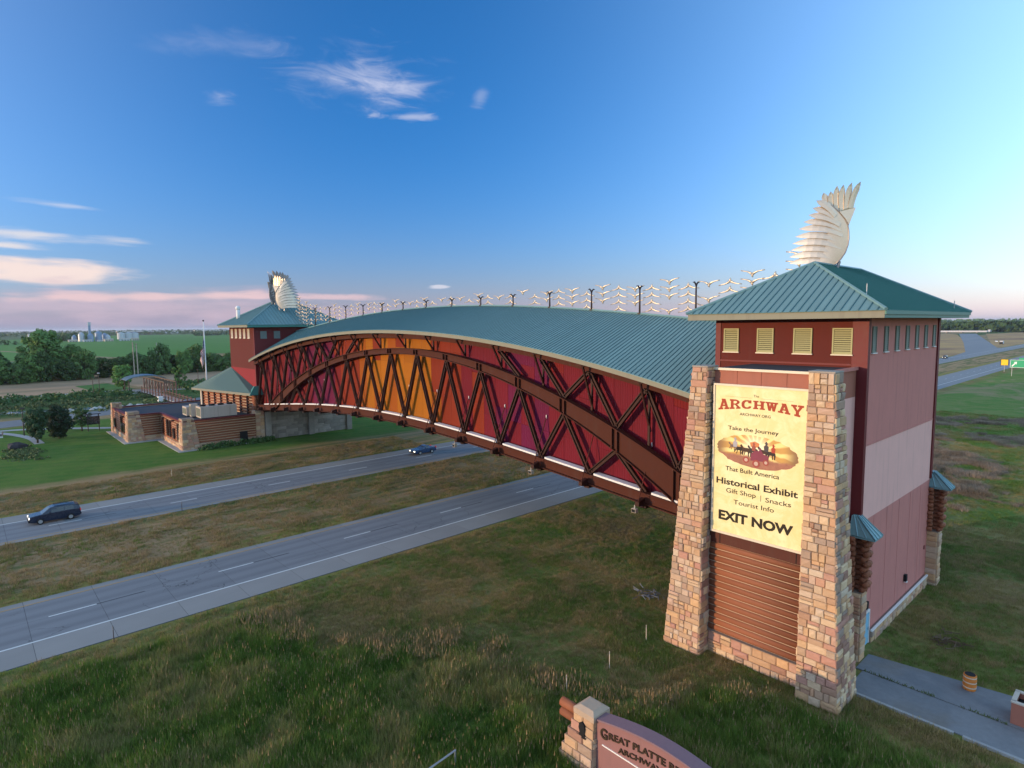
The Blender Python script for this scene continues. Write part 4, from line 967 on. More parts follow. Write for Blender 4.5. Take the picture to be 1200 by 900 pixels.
ordn = ['nearest the gateway tower, first', 'second', 'third', 'fourth', 'fifth', 'sixth', 'seventh', 'eighth', 'ninth', 'tenth', 'eleventh', 'twelfth', 'thirteenth', 'fourteenth']
for k, x in enumerate(PX):
    zb = ridge(x)
    lb = 'forked bronze post on the hall roof, %s counting from the right' % ordn[k]
    o = thing('sculpture_post', lb, 'post', (x, 49.75, zb), 'forked bronze posts along the roof ridge')
    me = MB().tube([(x, 49.75, zb), (x, 49.75, 25.35)], [.10, .075], 8).build('pole', M_post, o, smooth=True)
    MB().box(x-.16, x+.16, 49.59, 49.91, zb+.02, zb+.16).build('base_plate', M_post, o)
    inst('forked_top', FK, o, (x, 49.75, 25.45))
def screen_top(x):
    if x > -27: return 25.5 + 2.0*((x+27)/7)**1.3
    if x < -108: return 25.4 + 3.2*((-108-x)/15)**1.3
    return 25.45 + .25*math.sin(x*.9)
COLX = 2.06
def bird_screen(xa, xb, label):
    n = max(1, round((xa-xb)/COLX)); o = thing('bird_screen', label, 'sculpture', ((xa+xb)/2, 50.3, ridge((xa+xb)/2)), 'screens of steel birds along the ridge')
    for i in range(n):
        x = xa-(xa-xb)*(i+.5)/n; gi = round(x/COLX); up = gi % 2 == 0
        z = screen_top(x) - (.0 if up else .04); zb = max(ridge(max(min(x, XE), XW)), 22) + .35
        if x > -24.5: zb = 25.0
        while z > zb:
            y = 50.3+.15*math.sin(x*.45)
            if br2.random() > .06: inst('steel_bird', BIRD, o, (x, y, z), ((0 if up else math.pi)+br2.uniform(-.05, .05), br2.uniform(-.03, .03), br2.uniform(-.03, .03)), (1.0, 1, 1))
            z -= .70
    MB().tube([(xa, 50.3, ridge(max(min(xa, XE), XW))+.1), (xb, 50.3, ridge(max(min(xb, XE), XW))+.1)], .04, 5).build('base_rail', M_sculpt, o)
    return o
bird_screen(-20.0, -29.87, 'tall flock of white steel birds rising beside the gateway tower roof')
for k in range(13):
    bird_screen(PX[k], PX[k+1], 'screen of interlaced white steel birds on the ridge, %s panel from the right' % ordn[k].replace('nearest the gateway tower, ', ''))
for k, (a, b_) in enumerate(((PX[13], -116.0), (-116.0, -121.5))):
    bird_screen(a, b_, ('dense white steel birds climbing towards the far tower', 'highest white steel birds against the far tower roof')[k])

# ------------------------------------------------------------------ winged sculptures
def wing(label, P0, u, sgn=1, sc=1.0, m=None, zoff=0.0, bow=.55, group='steel wings on the tower roofs'):
    """P0 point on the roof under u=0; u horizontal direction of the wing plane; feathers grow towards -u (sgn 1)"""
    m = m or M_sculpt; u = Vector((u[0], u[1], 0)).normalized(); n = Vector((u.y, -u.x, 0))
    o = thing('wing_sculpture', label, 'sculpture', (P0[0], P0[1], 26.0+zoff), group)
    def W(a, z, d=0.0):
        a2 = a*sgn; dd = d - bow*((a-.4)/2.2)**2 * 1.0
        p = Vector((P0[0], P0[1], 0)) + u*a2*sc + n*dd; return Vector((p.x, p.y, 26.0+zoff+(z-26.0)*sc))
    def feather(root, tip, w_, d0, curve):
        ra, ta = Vector((root[0], root[1])), Vector((tip[0], tip[1])); ax = (ta-ra); L = ax.length; ax /= L; pr_ = Vector((-ax.y, ax.x)); q = MB(); N = 7
        for i in range(N+1):
            f_ = i/N; c = ra+ax*L*f_ + pr_*curve*math.sin(f_*math.pi)*L
            hw = w_/2*(1.0 if f_ < .72 else max(.02, 1-((f_-.72)/.28)**1.7))
            for s, dd in ((-1, -.05), (0, .035), (1, .07)):
                p2 = c+pr_*hw*s; q.v.append(W(p2.x, p2.y, d0+dd+.10*f_))
        for i in range(N):
            for k in range(2): q.f.append((3*i+k, 3*i+k+1, 3*i+k+4, 3*i+k+3)); q.mi.append(0)
        nv = len(q.v); q.v = [tuple(v) for v in q.v] + [tuple(Vector(v)-n*.03) for v in q.v]
        q.f += [tuple(nv+i for i in reversed(f_)) for f_ in q.f]; q.mi = [0]*len(q.f)
        for i in range(N):
            q.f += [(3*i+3, 3*i, nv+3*i, nv+3*i+3), (3*i+2, 3*i+5, nv+3*i+5, nv+3*i+2)]; q.mi += [0, 0]
        if sgn < 0: q.f = [f_[::-1] for f_ in q.f]
        q.build('feather', m, o)
    tips = [(-2.8, 26.33), (-2.82, 26.82), (-2.74, 27.33), (-2.67, 27.82), (-2.5, 28.32), (-2.3, 28.88), (-2.02, 29.38), (-1.73, 29.85), (-1.47, 30.34), (-1.27, 30.86)]
    roots = [(.0, 26.25), (.25, 26.6), (.45, 27.0), (.55, 27.4), (.62, 27.85), (.62, 28.3), (.55, 28.7), (.42, 29.05), (.28, 29.4), (.1, 29.7)]
    for k, (r_, t_) in enumerate(zip(roots, tips)): feather(r_, t_, .50, .05+.03*(k % 2)+.010*k, -.07)
    up_r = [(-.31, 30.4), (.05, 30.05), (.35, 29.95), (.66, 29.95), (.95, 30.05), (1.2, 30.2)]; up_t = [(-.74, 31.43), (-.27, 31.49), (.15, 31.88), (.59, 31.95), (1.18, 32.08), (1.85, 32.15)]
    for k, (r_, t_) in enumerate(zip(up_r, up_t)): feather(r_, t_, .46, -.12-.02*k, .05)
    # the curved shield the feathers spring from, and the shoulder
    edge = [(.15, 26.05), (.55, 26.45), (.85, 26.94), (1.02, 27.5), (1.06, 27.95), (1.03, 28.5), (.95, 28.95), (.76, 29.37), (.34, 29.89), (-.2, 30.4), (-.71, 30.73)]
    inn = [(-.95, 26.2), (-.80, 26.6), (-.62, 27.0), (-.5, 27.5), (-.42, 27.95), (-.40, 28.5), (-.42, 28.95), (-.52, 29.4), (-.68, 29.85), (-.85, 30.3), (-1.05, 30.78)]
    q = MB(); N = 5
    for (a, b_) in zip(edge, inn):
        for k in range(N+1):
            f_ = k/N; q.v.append(tuple(W(a[0]+(b_[0]-a[0])*f_, a[1]+(b_[1]-a[1])*f_, .10+.07*math.sin(math.pi*(.15+.7*f_)))))
    for i in range(len(edge)-1):
        for k in range(N): q.f.append((i*(N+1)+k, i*(N+1)+k+1, (i+1)*(N+1)+k+1, (i+1)*(N+1)+k)); q.mi.append(0)
    nv = len(q.v); base = list(q.f); q.v += [tuple(Vector(v)-n*.04) for v in q.v]; q.f += [tuple(nv+i for i in reversed(f_)) for f_ in base]; q.mi = [0]*len(q.f)
    q.build('wing_shield', m, o, smooth=True)
    q = MB(); hd = [(.30, 29.93), (.75, 30.14), (1.43, 30.2), (1.3, 29.8), (1.15, 29.4), (1.0, 28.95), (.72, 29.42)]
    q.prism([W(a, z, .24) for a, z in hd], -n*.2); q.build('wing_shoulder', m, o)
    q = MB().tube([W(a, z, .14) for a, z in edge], .05, 6); q.build('leading_edge', M_sculptdark, o, smooth=True)
    for pa, pb, za in ((.5, .35, 25.75), (-.5, -.4, 25.6)): MB().tube([W(pa, 26.3, 0), W(pb, za, 0)], .12, 8).build('mounting_post', M_sculptdark, o)
    return o
wing('big silver wing with fanned feathers on the gateway tower ridge', (-18.0, 49.0), (.8, .6))
wing('bright golden lit wing on the far tower roof', (-121.6, 47.9), (.72, .69), -1, 1.12, zoff=-.45)
wing('dark shaded wing behind the golden wing on the far tower', (-124.2, 49.6), (.25, .97), -1, 1.15, M_sculptdark, zoff=.4)  # shade on this wing and the next is put into a darker steel tone
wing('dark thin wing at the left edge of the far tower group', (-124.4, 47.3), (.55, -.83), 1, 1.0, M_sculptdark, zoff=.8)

# ------------------------------------------------------------------ far tower
FT = thing('entrance_tower', 'far maroon and crimson tower with teal hip roof at the left end of the hall', 'tower', (-127, 49.7, 0))
fx0, fx1 = -134.3, -119.75
MB().box(fx0, fx1, Y0, Y1, 13.8, 22.0).build('upper_wall', M_darkred, FT)
MB().box(fx0, fx1, Y0, Y1, 0, 13.797).build('lower_wall', M_crimson, FT, label='crimson lower band of the far tower')
MB().box(fx1-.3, fx1+.06, Y0-.06, Y0+.2, 6, 21.98).build('corner_trim', M_trim, FT)
MB().box(fx1+.003, fx1+.05, Y0+.21, Y1, 5.5, 21.98).build('hall_side_wall', M_trim, FT)
for x in (-132.5, -130.0, -127.5, -125.1, -122.7): louver(FT, x-.5, x+.5, 19.9, 21.55, Y0-.003, M_coping, n=8)
for y in (43.3, 45.9): 
    f = MB(); f.box(fx1+.053, fx1+.12, y-.75, y+.75, 19.6, 21.3); wn = f.build('window', M_trim, FT)
    MB().box(fx1+.123, fx1+.14, y-.62, y+.62, 19.72, 21.18).build('pane', pm('pale blinds glass', (.16, .19, .19), .2, .1), wn)
gx0, gx1, gy0, gy1 = -135.4, -117.9, 39.7, 59.8
fr = MB().box(gx0+.12, gx1-.12, gy0+.12, gy1-.12, 22.003, 22.30).build('roof', M_fascia, FT)
eave_frame(fr, gx0, gx1, gy0, gy1, 21.95, 22.40, M_fascia, M_gutter)
Q0, Q1 = (-126.6, 48.8, 27.55), (-126.6, 51.6, 27.55)
roof_slope(fr, (gx0-o_, gy0-o_, ez), (gx1+o_, gy0-o_, ez), Q0, Q0, 24)
roof_slope(fr, (gx1+o_, gy0-o_, ez), (gx1+o_, gy1+o_, ez), Q0, Q1, 30)
roof_slope(fr, (gx1+o_, gy1+o_, ez), (gx0-o_, gy1+o_, ez), Q1, Q1, 12)
roof_slope(fr, (gx0-o_, gy1+o_, ez), (gx0-o_, gy0-o_, ez), Q1, Q0, 16)
hip_ridge(fr, [((gx0-o_, gy0-o_, ez+.05), Q0), ((gx1+o_, gy0-o_, ez+.05), Q0), ((gx1+o_, gy1+o_, ez+.05), Q1), (Q0, Q1)], .16)
MB().tube([(-130.5, 42.3, 23.3), (-130.5, 42.3, 25.6)], .38, 10).sphere((-130.5, 42.3, 25.9), .5, 10, 6).build('flue', M_white, fr, smooth=True)

# ------------------------------------------------------------------ lodge at the foot of the far tower
def log_wall(parent, A, B, z0, z1, n, nrm, posts=0, m=None, pm_=None):
    A = Vector((*A, 0)); B = Vector((*B, 0)); N = Vector((*nrm, 0)).normalized(); d = (B-A).normalized(); L = (B-A).length; h = (z1-z0)/n
    wallp = MB().prism([(*A.xy, z0), (*B.xy, z0), (*B.xy, z1), (*A.xy, z1)], -N*.25).build('log_wall', M_chink, parent)
    for k in range(n):
        q = MB(); z = z0+h*(k+.5); q.tube([(A.x, A.y, z), (B.x, B.y, z)], h*.37, 8); q.build('log', m or M_log, wallp, smooth=True)
    for k in range(posts+1 if posts else 0):
        p = A.lerp(B, k/posts); MB().tube([(p.x+N.x*.12, p.y+N.y*.12, z0), (p.x+N.x*.12, p.y+N.y*.12, z1)], .27, 8).build('log_post', pm_ or M_diag, wallp, smooth=True)
    return wallp
M_skirt = pm('dark teal roofing', (.055, .105, .10), .6, .15, 1.5)  # darker and greener than the tower roofs
LG = thing('log_lodge', 'log walled lodge with teal skirt roof under the far tower', 'lodge', (-131, 45, 0))
A_, B_ = (-141.5, 37.8), (-119.9, 41.2); nn = Vector((B_[1]-A_[1], -(B_[0]-A_[0]))).normalized()
log_wall(LG, A_, B_, .6, 8.5, 14, nn, 8)
MB().hexa([(-141.5, 38.2, 0), (-120, 41.4, 0), (-120, 41.5, 0), (-141.5, 55, 0), (-141.5, 38.2, 8.5), (-120, 41.4, 8.5), (-120, 41.5, 8.5), (-141.5, 55, 8.5)]).build('core', M_log, LG)
MB().box(-142.1, -141.3, 37.3, 38.3, 0, 8.6).build('corner_pier', M_coping, LG)
e0, e1 = Vector((-144.3, 36.2, 9.0)), Vector((-118.6, 40.0, 9.3)); t0_, t1_ = Vector((-134.5, 41.5, 13.7)), Vector((-119.9, 41.5, 9.95))
sk = MB().prism([e0, e1, t1_, t0_], Vector((0, .1, -.28))).build('skirt_roof', M_skirt, LG)
MB().prism([e0, t0_, Vector((-134.5, 56, 13.7)), Vector((-144.3, 60, 9.0))], Vector((.05, 0, -.28))).build('skirt_roof', M_skirt, LG)
MB().prism([e0+Vector((0, -.06, .03)), e1+Vector((0, -.06, .03)), e1+Vector((0, -.06, -.42)), e0+Vector((0, -.06, -.42))], Vector((-.02, .06, 0))).build('fascia', M_fascia, LG)
for k in range(1, 22):
    f_ = k/22; a = e0.lerp(e1, f_); b2 = t0_.lerp(t1_, f_); MB().bar(a+Vector((0, 0, .04)), b2+Vector((0, 0, .04)), .06, .08).build('roof_seam', M_roofdark, sk)
pc = MB().hexa([(-120.6, 40.2, 9.1), (-118.2, 39.6, 9.0), (-118.2, 42.6, 9.0), (-120.6, 42.4, 9.1), (-119.9, 41.0, 10.6), (-119.4, 41.0, 10.6), (-119.4, 41.9, 10.6), (-119.9, 41.9, 10.6)]).build('metal_cap', M_gutter, LG)
cp = MB().box(-120.6, -118.9, 40.7, 42.4, 0, 6.0).build('stone_pilaster', M_mortar, LG)
lay_stones(cp, lambda z: ((-120.6, 40.7, z), (-118.9, 40.7, z)), 0, 5.9, (0, -1), (.55, .75), (.7, 1.1), .1)
lay_stones(cp, lambda z: ((-118.9, 40.7, z), (-118.9, 42.4, z)), 0, 5.9, (1, 0), (.55, .75), (.7, 1.1), .1)
for k in range(6):
    MB().tube([(-120.5, 40.95, 6.25+.45*k), (-118.8, 40.95, 6.25+.45*k)], .23, 8).tube([(-119.05, 40.6, 6.45+.45*k), (-119.05, 42.3, 6.45+.45*k)], .2, 8).build('stacked_log', M_log, LG, smooth=True)

LW = thing('lodge_wing', 'low flat roofed log and stone wing in front of the far tower', 'building', (-134, 31, 0))
MB().box(-151.8, -135.3, 22.8, 44, 4.85, 5.0).box(-135.3, -118.9, 28.2, 40.6, 4.853, 5.0).build('flat_roof', M_flatroof, LW)
for (a, b_, n_l, n_, zz) in (((-151.8, 22.5), (-135.2, 22.5), 9, (0, -1), 5.35), ((-135.2, 22.5), (-135.2, 28.0), 9, (1, 0), 5.35), ((-135.2, 28.0), (-118.7, 28.0), 9, (0, -1), 5.35), ((-118.7, 28.0), (-118.7, 40.6), 9, (1, 0), 5.35), ((-152, 44), (-152, 22.5), 9, (-1, 0), 5.35)):
    wp_ = log_wall(LW, a, b_, 1.0, zz-.2, n_l, n_, 0)
    A = Vector((*a, 0)); B = Vector((*b_, 0)); N = Vector((*n_, 0))
    MB().prism([(*(A+N*.22).xy, zz-.197), (*(B+N*.22).xy, zz-.197), (*(B+N*.22).xy, zz), (*(A+N*.22).xy, zz)], -N*.6).build('parapet_cap', M_trim, LW)
    pl = MB().prism([(*(A+N*.1).xy, 0), (*(B+N*.1).xy, 0), (*(B+N*.1).xy, .997), (*(A+N*.1).xy, .997)], -N*.5).build('stone_plinth', M_mortar, LW)
    lay_stones(pl, lambda z, A=A, B=B, N=N: (tuple(A+N*.1+Vector((0, 0, z))), tuple(B+N*.1+Vector((0, 0, z)))), 0, .98, n_, (.45, .5), (.9, 1.4), .1)
for (x, y, axis) in ((-132.8, 28, 'y'), (-129.2, 28, 'y'), (-127.3, 28, 'y'), (-124.6, 28, 'y'), (-121.3, 28, 'y'), (-148.5, 22.5, 'y'), (-141.0, 22.5, 'y'), (-138.8, 22.5, 'y')):
    h1 = 4.6 if rnd.random() < .6 else 3.4
    wn = MB().box(x-.55, x+.55, y-.34, y-.10, 1.5, h1).build('window', M_diag, LW)
    MB().box(x-.42, x+.42, y-.37, y-.343, 1.62, h1-.12).build('pane', M_glass, wn)
for (x, y, z, ) in ((-131, 28, 4.6), (-124, 28, 4.8), (-138, 22.5, 4.7)):
    MB().box(x-.25, x+.25, y-.7, y-.25, z, z+.25).build('flood_lamp', M_diag, LW)
def small_pillar(parent, x, y, w0, w1, d0, h, face_x=True):
    c = MB(); c.hexa([(x-w0, y-.35, 0), (x+.35, y-.35, 0), (x+.35, y+d0, 0), (x-w0, y+d0, 0), (x-w1, y-.1, h), (x+.12, y-.1, h), (x+.12, y+d0*.7, h), (x-w1, y+d0*.7, h)])
    p = c.build('stone_pillar', M_mortar, parent)
    lay_stones(p, lambda z: ((x-w0+(w0-w1)*z/h, y-.35+.25*z/h, z), (x+.35-.23*z/h, y-.35+.25*z/h, z)), 0, h, (0, -1), (.38, .55), (.5, .9), .09)
    lay_stones(p, lambda z: ((x+.35-.23*z/h, y-.35+.25*z/h, z), (x+.35-.23*z/h, y+d0-d0*.3*z/h, z)), 0, h, (1, 0), (.38, .55), (.5, .9), .09)
small_pillar(LW, -135.2, 22.5, 2.4, 1.8, 2.6, 5.9); small_pillar(LW, -118.7, 28.0, 2.4, 1.8, 2.6, 5.7); small_pillar(LW, -151.0, 22.5, 1.6, 1.2, 2.2, 6.3)
MB().hexa([(-153.2, 21.3, -.1), (-133.6, 21.3, -.1), (-133.6, 28, -.1), (-153.2, 28, -.1), (-153.2, 21.3, .1), (-133.6, 21.3, .1), (-133.6, 28, .1), (-153.2, 28, .1)]).box(-133.597, -117.3, 26.8, 40, -.1, .098).build('concrete_skirt', M_path, LW)
MB().box(-118.55, -118.2, 37.6, 38.9, .1, 2.3).build('service_door', M_black, LW)
def hvac(label, x0, x1, y0, y1, h, fans=0):
    o = thing('rooftop_unit', label, 'air conditioner', ((x0+x1)/2, (y0+y1)/2, 5.0), 'air handling units on the flat roof')
    MB().box(x0, x1, y0, y1, 5.25, 5+h).build('housing', M_hvac, o)
    MB().box(x0+.1, x1-.1, y0+.1, y1-.1, 5.003, 5.247).build('curb', M_flatroof, o)
    for k in range(fans):
        y = y0+(y1-y0)*(k+.5)/fans; MB().tube([((x0+x1)/2, y, 5.003+h), ((x0+x1)/2, y, 5.3+h)], min(.55, (y1-y0)/fans*.42), 12).build('fan', M_black, o)
    for k in range(4):
        MB().box(x0+(x1-x0)*(.08+.22*k), x0+(x1-x0)*(.26+.22*k), y0-.04, y0-.003, 5.5, 5+h-.3).build('grille', M_louvergrey, o)
    return o
hvac('small beige air unit on the flat roof, leftmost of the three', -129.4, -126.6, 30.6, 32.8, 1.9)
hvac('narrow pale upright air unit between the other two on the flat roof', -125.6, -124.6, 30.9, 32.1, 2.6)
hvac('long beige air unit with four black fans on the flat roof', -124.0, -120.9, 31.6, 38.0, 2.3, 4)

AB = thing('bridge_abutment', 'grey stone abutment wall under the far end of the hall', 'abutment', (-120.5, 51.5, 0))
aw = MB().box(-121.5, -119.2, 42.5, 60.8, 0, 5.3).build('wall', M_greystone, AB)
GST = [m.copy() for m in STONES]
for m in GST: m.materials.clear(); m.materials.append(M_greystone)
_keep = STONES[:]; STONES[:] = GST
lay_stones(aw, lambda z: ((-119.2, 43.6, z), (-119.2, 59.6, z)), 0, 5.25, (1, 0), (.6, .9), (.9, 1.8), .08)
STONES[:] = _keep
for y in (42.5, 59.6, 51.2): MB().box(-119.2, -118.5, y, y+1.1, 0, 5.5).build('pier', M_greystone, AB)
MB().box(-121.6, -118.9, 42.4, 60.9, 5.303, 6.3).build('bearing_beam', M_diag, AB)
# ------------------------------------------------------------------ cars
def car_paint(name, c): 
    m = pm(name, c, 0.28, 0.04); m.node_tree.nodes['Principled BSDF'].inputs['Coat Weight'].default_value = .6; m.node_tree.nodes['Principled BSDF'].inputs['Coat Roughness'].default_value = .08; return m
M_head = pm('lit headlamp', (.8, .8, .75), .3, .02, emit=(1.0, .90, .72, 2.0)); M_tail = pm('tail lamp', (.30, .01, .01), .3, .1, emit=(1, .05, .04, .25))
def car(label, cat, loc, rotz, paint, L=4.8, H=1.75, W=1.9, suv=True, group=None):
    """front towards -Y"""
    name = 'suv' if suv else 'sedan'
    o = thing(name, label, cat, loc, group); h = L/2; g = .24
    # side profile stations: y, lower, belt, roof, half width at belt, half width at roof
    if suv: S = [(-h, .45, .78, .80, .70, .62), (-h+.12, .32, .92, .95, .84, .74), (-h+.55, g, 1.00, 1.03, .92, .80), (-h+1.15, g, 1.06, 1.10, .94, .80), (-h+1.95, g, 1.10, H-.10, .95, .70), (-h+2.3, g, 1.10, H-.01, .95, .72), (h-1.6, g, 1.12, H, .95, .73), (h-.55, g, 1.12, H-.05, .94, .72), (h-.12, .30, 1.10, H-.30, .90, .72), (h, .42, 1.02, 1.06, .84, .70)]
    else: S = [(-h, .42, .68, .70, .70, .62), (-h+.12, .30, .80, .83, .84, .74), (-h+.6, g, .88, .90, .90, .78), (-h+1.3, g, .94, .97, .91, .78), (-h+2.15, g, .98, H-.06, .91, .64), (-h+2.6, g, .98, H, .91, .64), (h-1.6, g, .98, H-.03, .91, .64), (h-.75, g, .98, 1.08, .90, .66), (h-.12, .30, .96, 1.0, .86, .70), (h, .42, .86, .90, .80, .66)]
    q = MB()
    for (y, lo, be, ro, wb, wr) in S:
        q.v += [(-wb*.93, y, lo), (-wb, y, (lo+be)/2), (-wb*.985, y, be), (-wr, y, ro-.03 if ro-be > .2 else ro), (-wr*.8, y, ro), (wr*.8, y, ro), (wr, y, ro-.03 if ro-be > .2 else ro), (wb*.985, y, be), (wb, y, (lo+be)/2), (wb*.93, y, lo)]
    for i in range(len(S)-1):
        for k in range(10): q.f.append((10*i+k, 10*i+10+k, 10*i+10+(k+1) % 10, 10*i+(k+1) % 10)); q.mi.append(0)
    q.f += [tuple(range(10)), tuple(10*(len(S)-1)+k for k in reversed(range(10)))]; q.mi += [0, 0]
    q.f = [f[::-1] for f in q.f]
    def put(mb, n, m, parent=o, smooth=False):
        mb.v = [tuple(Vector(loc) + Matrix.Rotation(rotz, 3, 'Z') @ Vector(v)) for v in mb.v]; return mb.build(n, m, parent, smooth)
    body = put(q, 'body', paint)
    bv = body.modifiers.new('soft edges', 'BEVEL'); bv.width = .03; bv.segments = 2; bv.limit_method = 'ANGLE'; bv.angle_limit = R(25)
    gl = lambda A, B, C, D, d: MB().prism([A, B, C, D], d)
    i0, i1, i2 = 4, 6, 7
    def side(sx, ya, yb, top_in0=.0, top_in1=.0):
        f = lambda y: next((S[k][2]+(S[k+1][2]-S[k][2])*(y-S[k][0])/(S[k+1][0]-S[k][0]), S[k][3]+(S[k+1][3]-S[k][3])*(y-S[k][0])/(S[k+1][0]-S[k][0]), S[k][4], S[k][5]+(S[k+1][5]-S[k][5])*(y-S[k][0])/(S[k+1][0]-S[k][0])) for k in range(len(S)-1) if S[k][0] <= y <= S[k+1][0])
        P = []
        for y, t in ((ya, .10), (yb, .10), (yb-top_in1, .86), (ya+top_in0, .86)):
            be, ro, wb, wr = f(y); wx = wb*.985+(wr-wb*.985)*t; P.append(Vector((sx*(wx+.012), y, be+(ro-.03-be)*t)))
        return gl(*P, Vector((-sx*.02, 0, 0)))
    for sx in (-1, 1):
        y4, y5, y6 = S[4][0], S[5][0], S[7][0] if suv else S[6][0]
        m_ = (y5+y6)/2
        put(side(sx, y4+.05, m_-.05, .15), 'side_window', M_glass); put(side(sx, m_+.03, y6-.05, 0, .1), 'side_window', M_glass)
        put(MB().tube([(sx*.9, -h+1.02, .34), (sx*.99, -h+1.02, .34)], .34, 16), 'wheel', M_black).name
        put(MB().tube([(sx*.9, h-1.0, .34), (sx*.99, h-1.0, .34)], .34, 16), 'wheel', M_black)
        put(MB().tube([(sx*.99, -h+1.02, .34), (sx*1.0, -h+1.02, .34)], .21, 12), 'rim', M_bolt); put(MB().tube([(sx*.99, h-1.0, .34), (sx*1.0, h-1.0, .34)], .21, 12), 'rim', M_bolt)
        zz = S[1][2]
        put(MB().box(sx*.50, sx*.80, -h-.01, -h+.10, zz-.20, zz-.03), 'headlight', M_head); put(MB().box(sx*.62, sx*.86, h-.14, h+.012, .85, 1.08), 'tail_light', M_tail)
        put(MB().box(sx*.93, sx*1.10, S[4][0]-.1, S[4][0]+.06, S[4][2]+.02, S[4][2]+.17), 'mirror', paint)
    a, b_ = S[3], S[4]; e = .02
    put(gl(Vector((-a[4]*.82, a[0]+.12, a[3]+.03+e)), Vector((a[4]*.82, a[0]+.12, a[3]+.03+e)), Vector((b_[5]*.92, b_[0]-.06, b_[3]-.04+e)), Vector((-b_[5]*.92, b_[0]-.06, b_[3]-.04+e)), Vector((0, .03, -.02))), 'windscreen', M_glass)
    c, d = (S[7], S[8]) if suv else (S[6], S[7])
    put(gl(Vector((-c[5]*.9, c[0]+.03, c[3]-.02+e)), Vector((c[5]*.9, c[0]+.03, c[3]-.02+e)), Vector((d[5]*.95, d[0]+.0, d[3]+.02+e)), Vector((-d[5]*.95, d[0]+.0, d[3]+.02+e)), Vector((0, -.03, -.02))), 'rear_window', M_glass)
    put(MB().box(-.86, .86, -h-.04, -h+.1, .36, .56), 'bumper', M_black); put(MB().box(-.84, .84, h-.1, h+.04, .42, .6), 'bumper', M_black)
    if suv:
        for sx in (-1, 1): put(MB().box(sx*.60, sx*.64, S[5][0]+.1, S[7][0], H+.02, H+.07), 'roof_rail', M_black)
    return o
P_navy = car_paint('dark navy paint', (.012, .018, .038)); P_blue = car_paint('blue paint', (.02, .055, .13)); P_blk = car_paint('black paint', (.01, .01, .012)); P_wht = car_paint('white paint', (.6, .6, .6))
p = rd(-85.6, 6.9, .035); car('dark navy SUV with lit headlights on the far lanes at the left edge', 'car', p, RA, P_navy)
p = rd(-85.9, 57.8, .035); car('small dark blue car approaching on the far lanes beneath the hall', 'car', p, RA, P_blue, L=4.4, H=1.45, W=1.8, suv=False)
p = rd(-88.6, 424, .02); car('tiny black SUV far away on the left lanes beyond the gateway tower', 'car', p, RA, P_blk, L=5.2)
p = rd(-118, 765, .02); car('white car far off beside the exit ramp', 'car', p, RA+.3, P_wht, L=5.0)

# ------------------------------------------------------------------ trees
def leaf_mat(name, a, b_):
    m = bpy.data.materials.new(name); m.use_nodes = True; t = NT(m.node_tree); bs = t.n['Principled BSDF']; bs.inputs['Roughness'].default_value = .75; bs.inputs['Specular IOR Level'].default_value = .25
    P = t.new('ShaderNodeTexCoord').outputs['Object']; oi = t.new('ShaderNodeObjectInfo').outputs['Random']
    c = t.mix(t.noise(P, 1.3, 3.0), a, b_); k = t.math('ADD', .62, t.math('MULTIPLY', oi, .85))
    g = t.new('ShaderNodeNewGeometry'); k = t.math('MULTIPLY', k, t.math('ADD', .75, t.math('MULTIPLY', g.outputs['Random Per Island'], .5)))
    v = t.new('ShaderNodeVectorMath', operation='SCALE'); t.l.new(c, v.inputs[0]); t.l.new(k, v.inputs['Scale']); t.l.new(v.outputs[0], bs.inputs['Base Color'])
    return m
L_dark = leaf_mat('dark cottonwood leaves', (.032, .072, .020), (.065, .115, .034)); L_mid = leaf_mat('cottonwood leaves', (.050, .108, .026), (.092, .160, .042)); L_pale = leaf_mat('young green leaves', (.08, .17, .035), (.13, .23, .055)); L_pine = leaf_mat('pine needles', (.018, .045, .018), (.038, .070, .028)); L_reed = leaf_mat('reed leaves', (.055, .095, .028), (.13, .145, .06))
def tree_meshes(seed, H, Wd, leaf, nleaf, mleaf, conical=False, base=.22, clumps=26):
    r = random.Random(seed); tr = MB(); cr = MB(); cl = []
    top = H*.86; lean = (r.uniform(-.06, .06)*H, r.uniform(-.06, .06)*H)
    pt = lambda f: Vector((lean[0]*f*f, lean[1]*f*f, top*f))
    tr.tube([pt(i/6) for i in range(7)], [H*.026*(1-.85*i/6)+.02 for i in range(7)], 7)
    for k in range(clumps):
        f = base+(1-base)*((k+.5)/clumps)**(.8 if conical else 1.0)
        if conical: rad = Wd*(1-f*.92)*r.uniform(.55, 1.0)
        else: rad = Wd*math.sin(math.pi*min(1, max(.12, (f-base*.6)/(1.12-base*.6))))**.7*r.uniform(.35, 1.0)
        a = k*2.399+r.uniform(-.4, .4); p0 = pt(max(.08, f-.18)); c = Vector((p0.x+rad*math.cos(a), p0.y+rad*math.sin(a), H*f*.97))
        tr.tube([p0, p0.lerp(c, .5)+Vector((0, 0, -.02*H)), c], [H*.009, H*.006, .015], 4, cap=False)
        cl.append((c, Wd*r.uniform(.22, .42)*(.75 if conical else 1)))
    per = nleaf//len(cl)
    for c, s in cl:
        for _ in range(per):
            v = Vector((r.gauss(0, 1), r.gauss(0, 1), r.gauss(0, .75))); v = v.normalized()*s*r.random()**.4; p = c+v; p.z = max(p.z, H*base*.55)
            n = (v.normalized()+Vector((r.uniform(-1, 1), r.uniform(-1, 1), r.uniform(-.3, 1)))*.8).normalized(); x = n.orthogonal().normalized(); x = Matrix.Rotation(r.uniform(0, 6.28), 3, n) @ x; y = n.cross(x); l = leaf*r.uniform(.6, 1.3)
            cr.add([p-x*l*.5, p+y*l*.32-n*l*.08, p+x*l*.5, p-y*l*.32-n*l*.08], [(0, 1, 2, 3)])
    return tr.mesh('trunk', M_bark, smooth=True), cr.mesh('crown', mleaf)
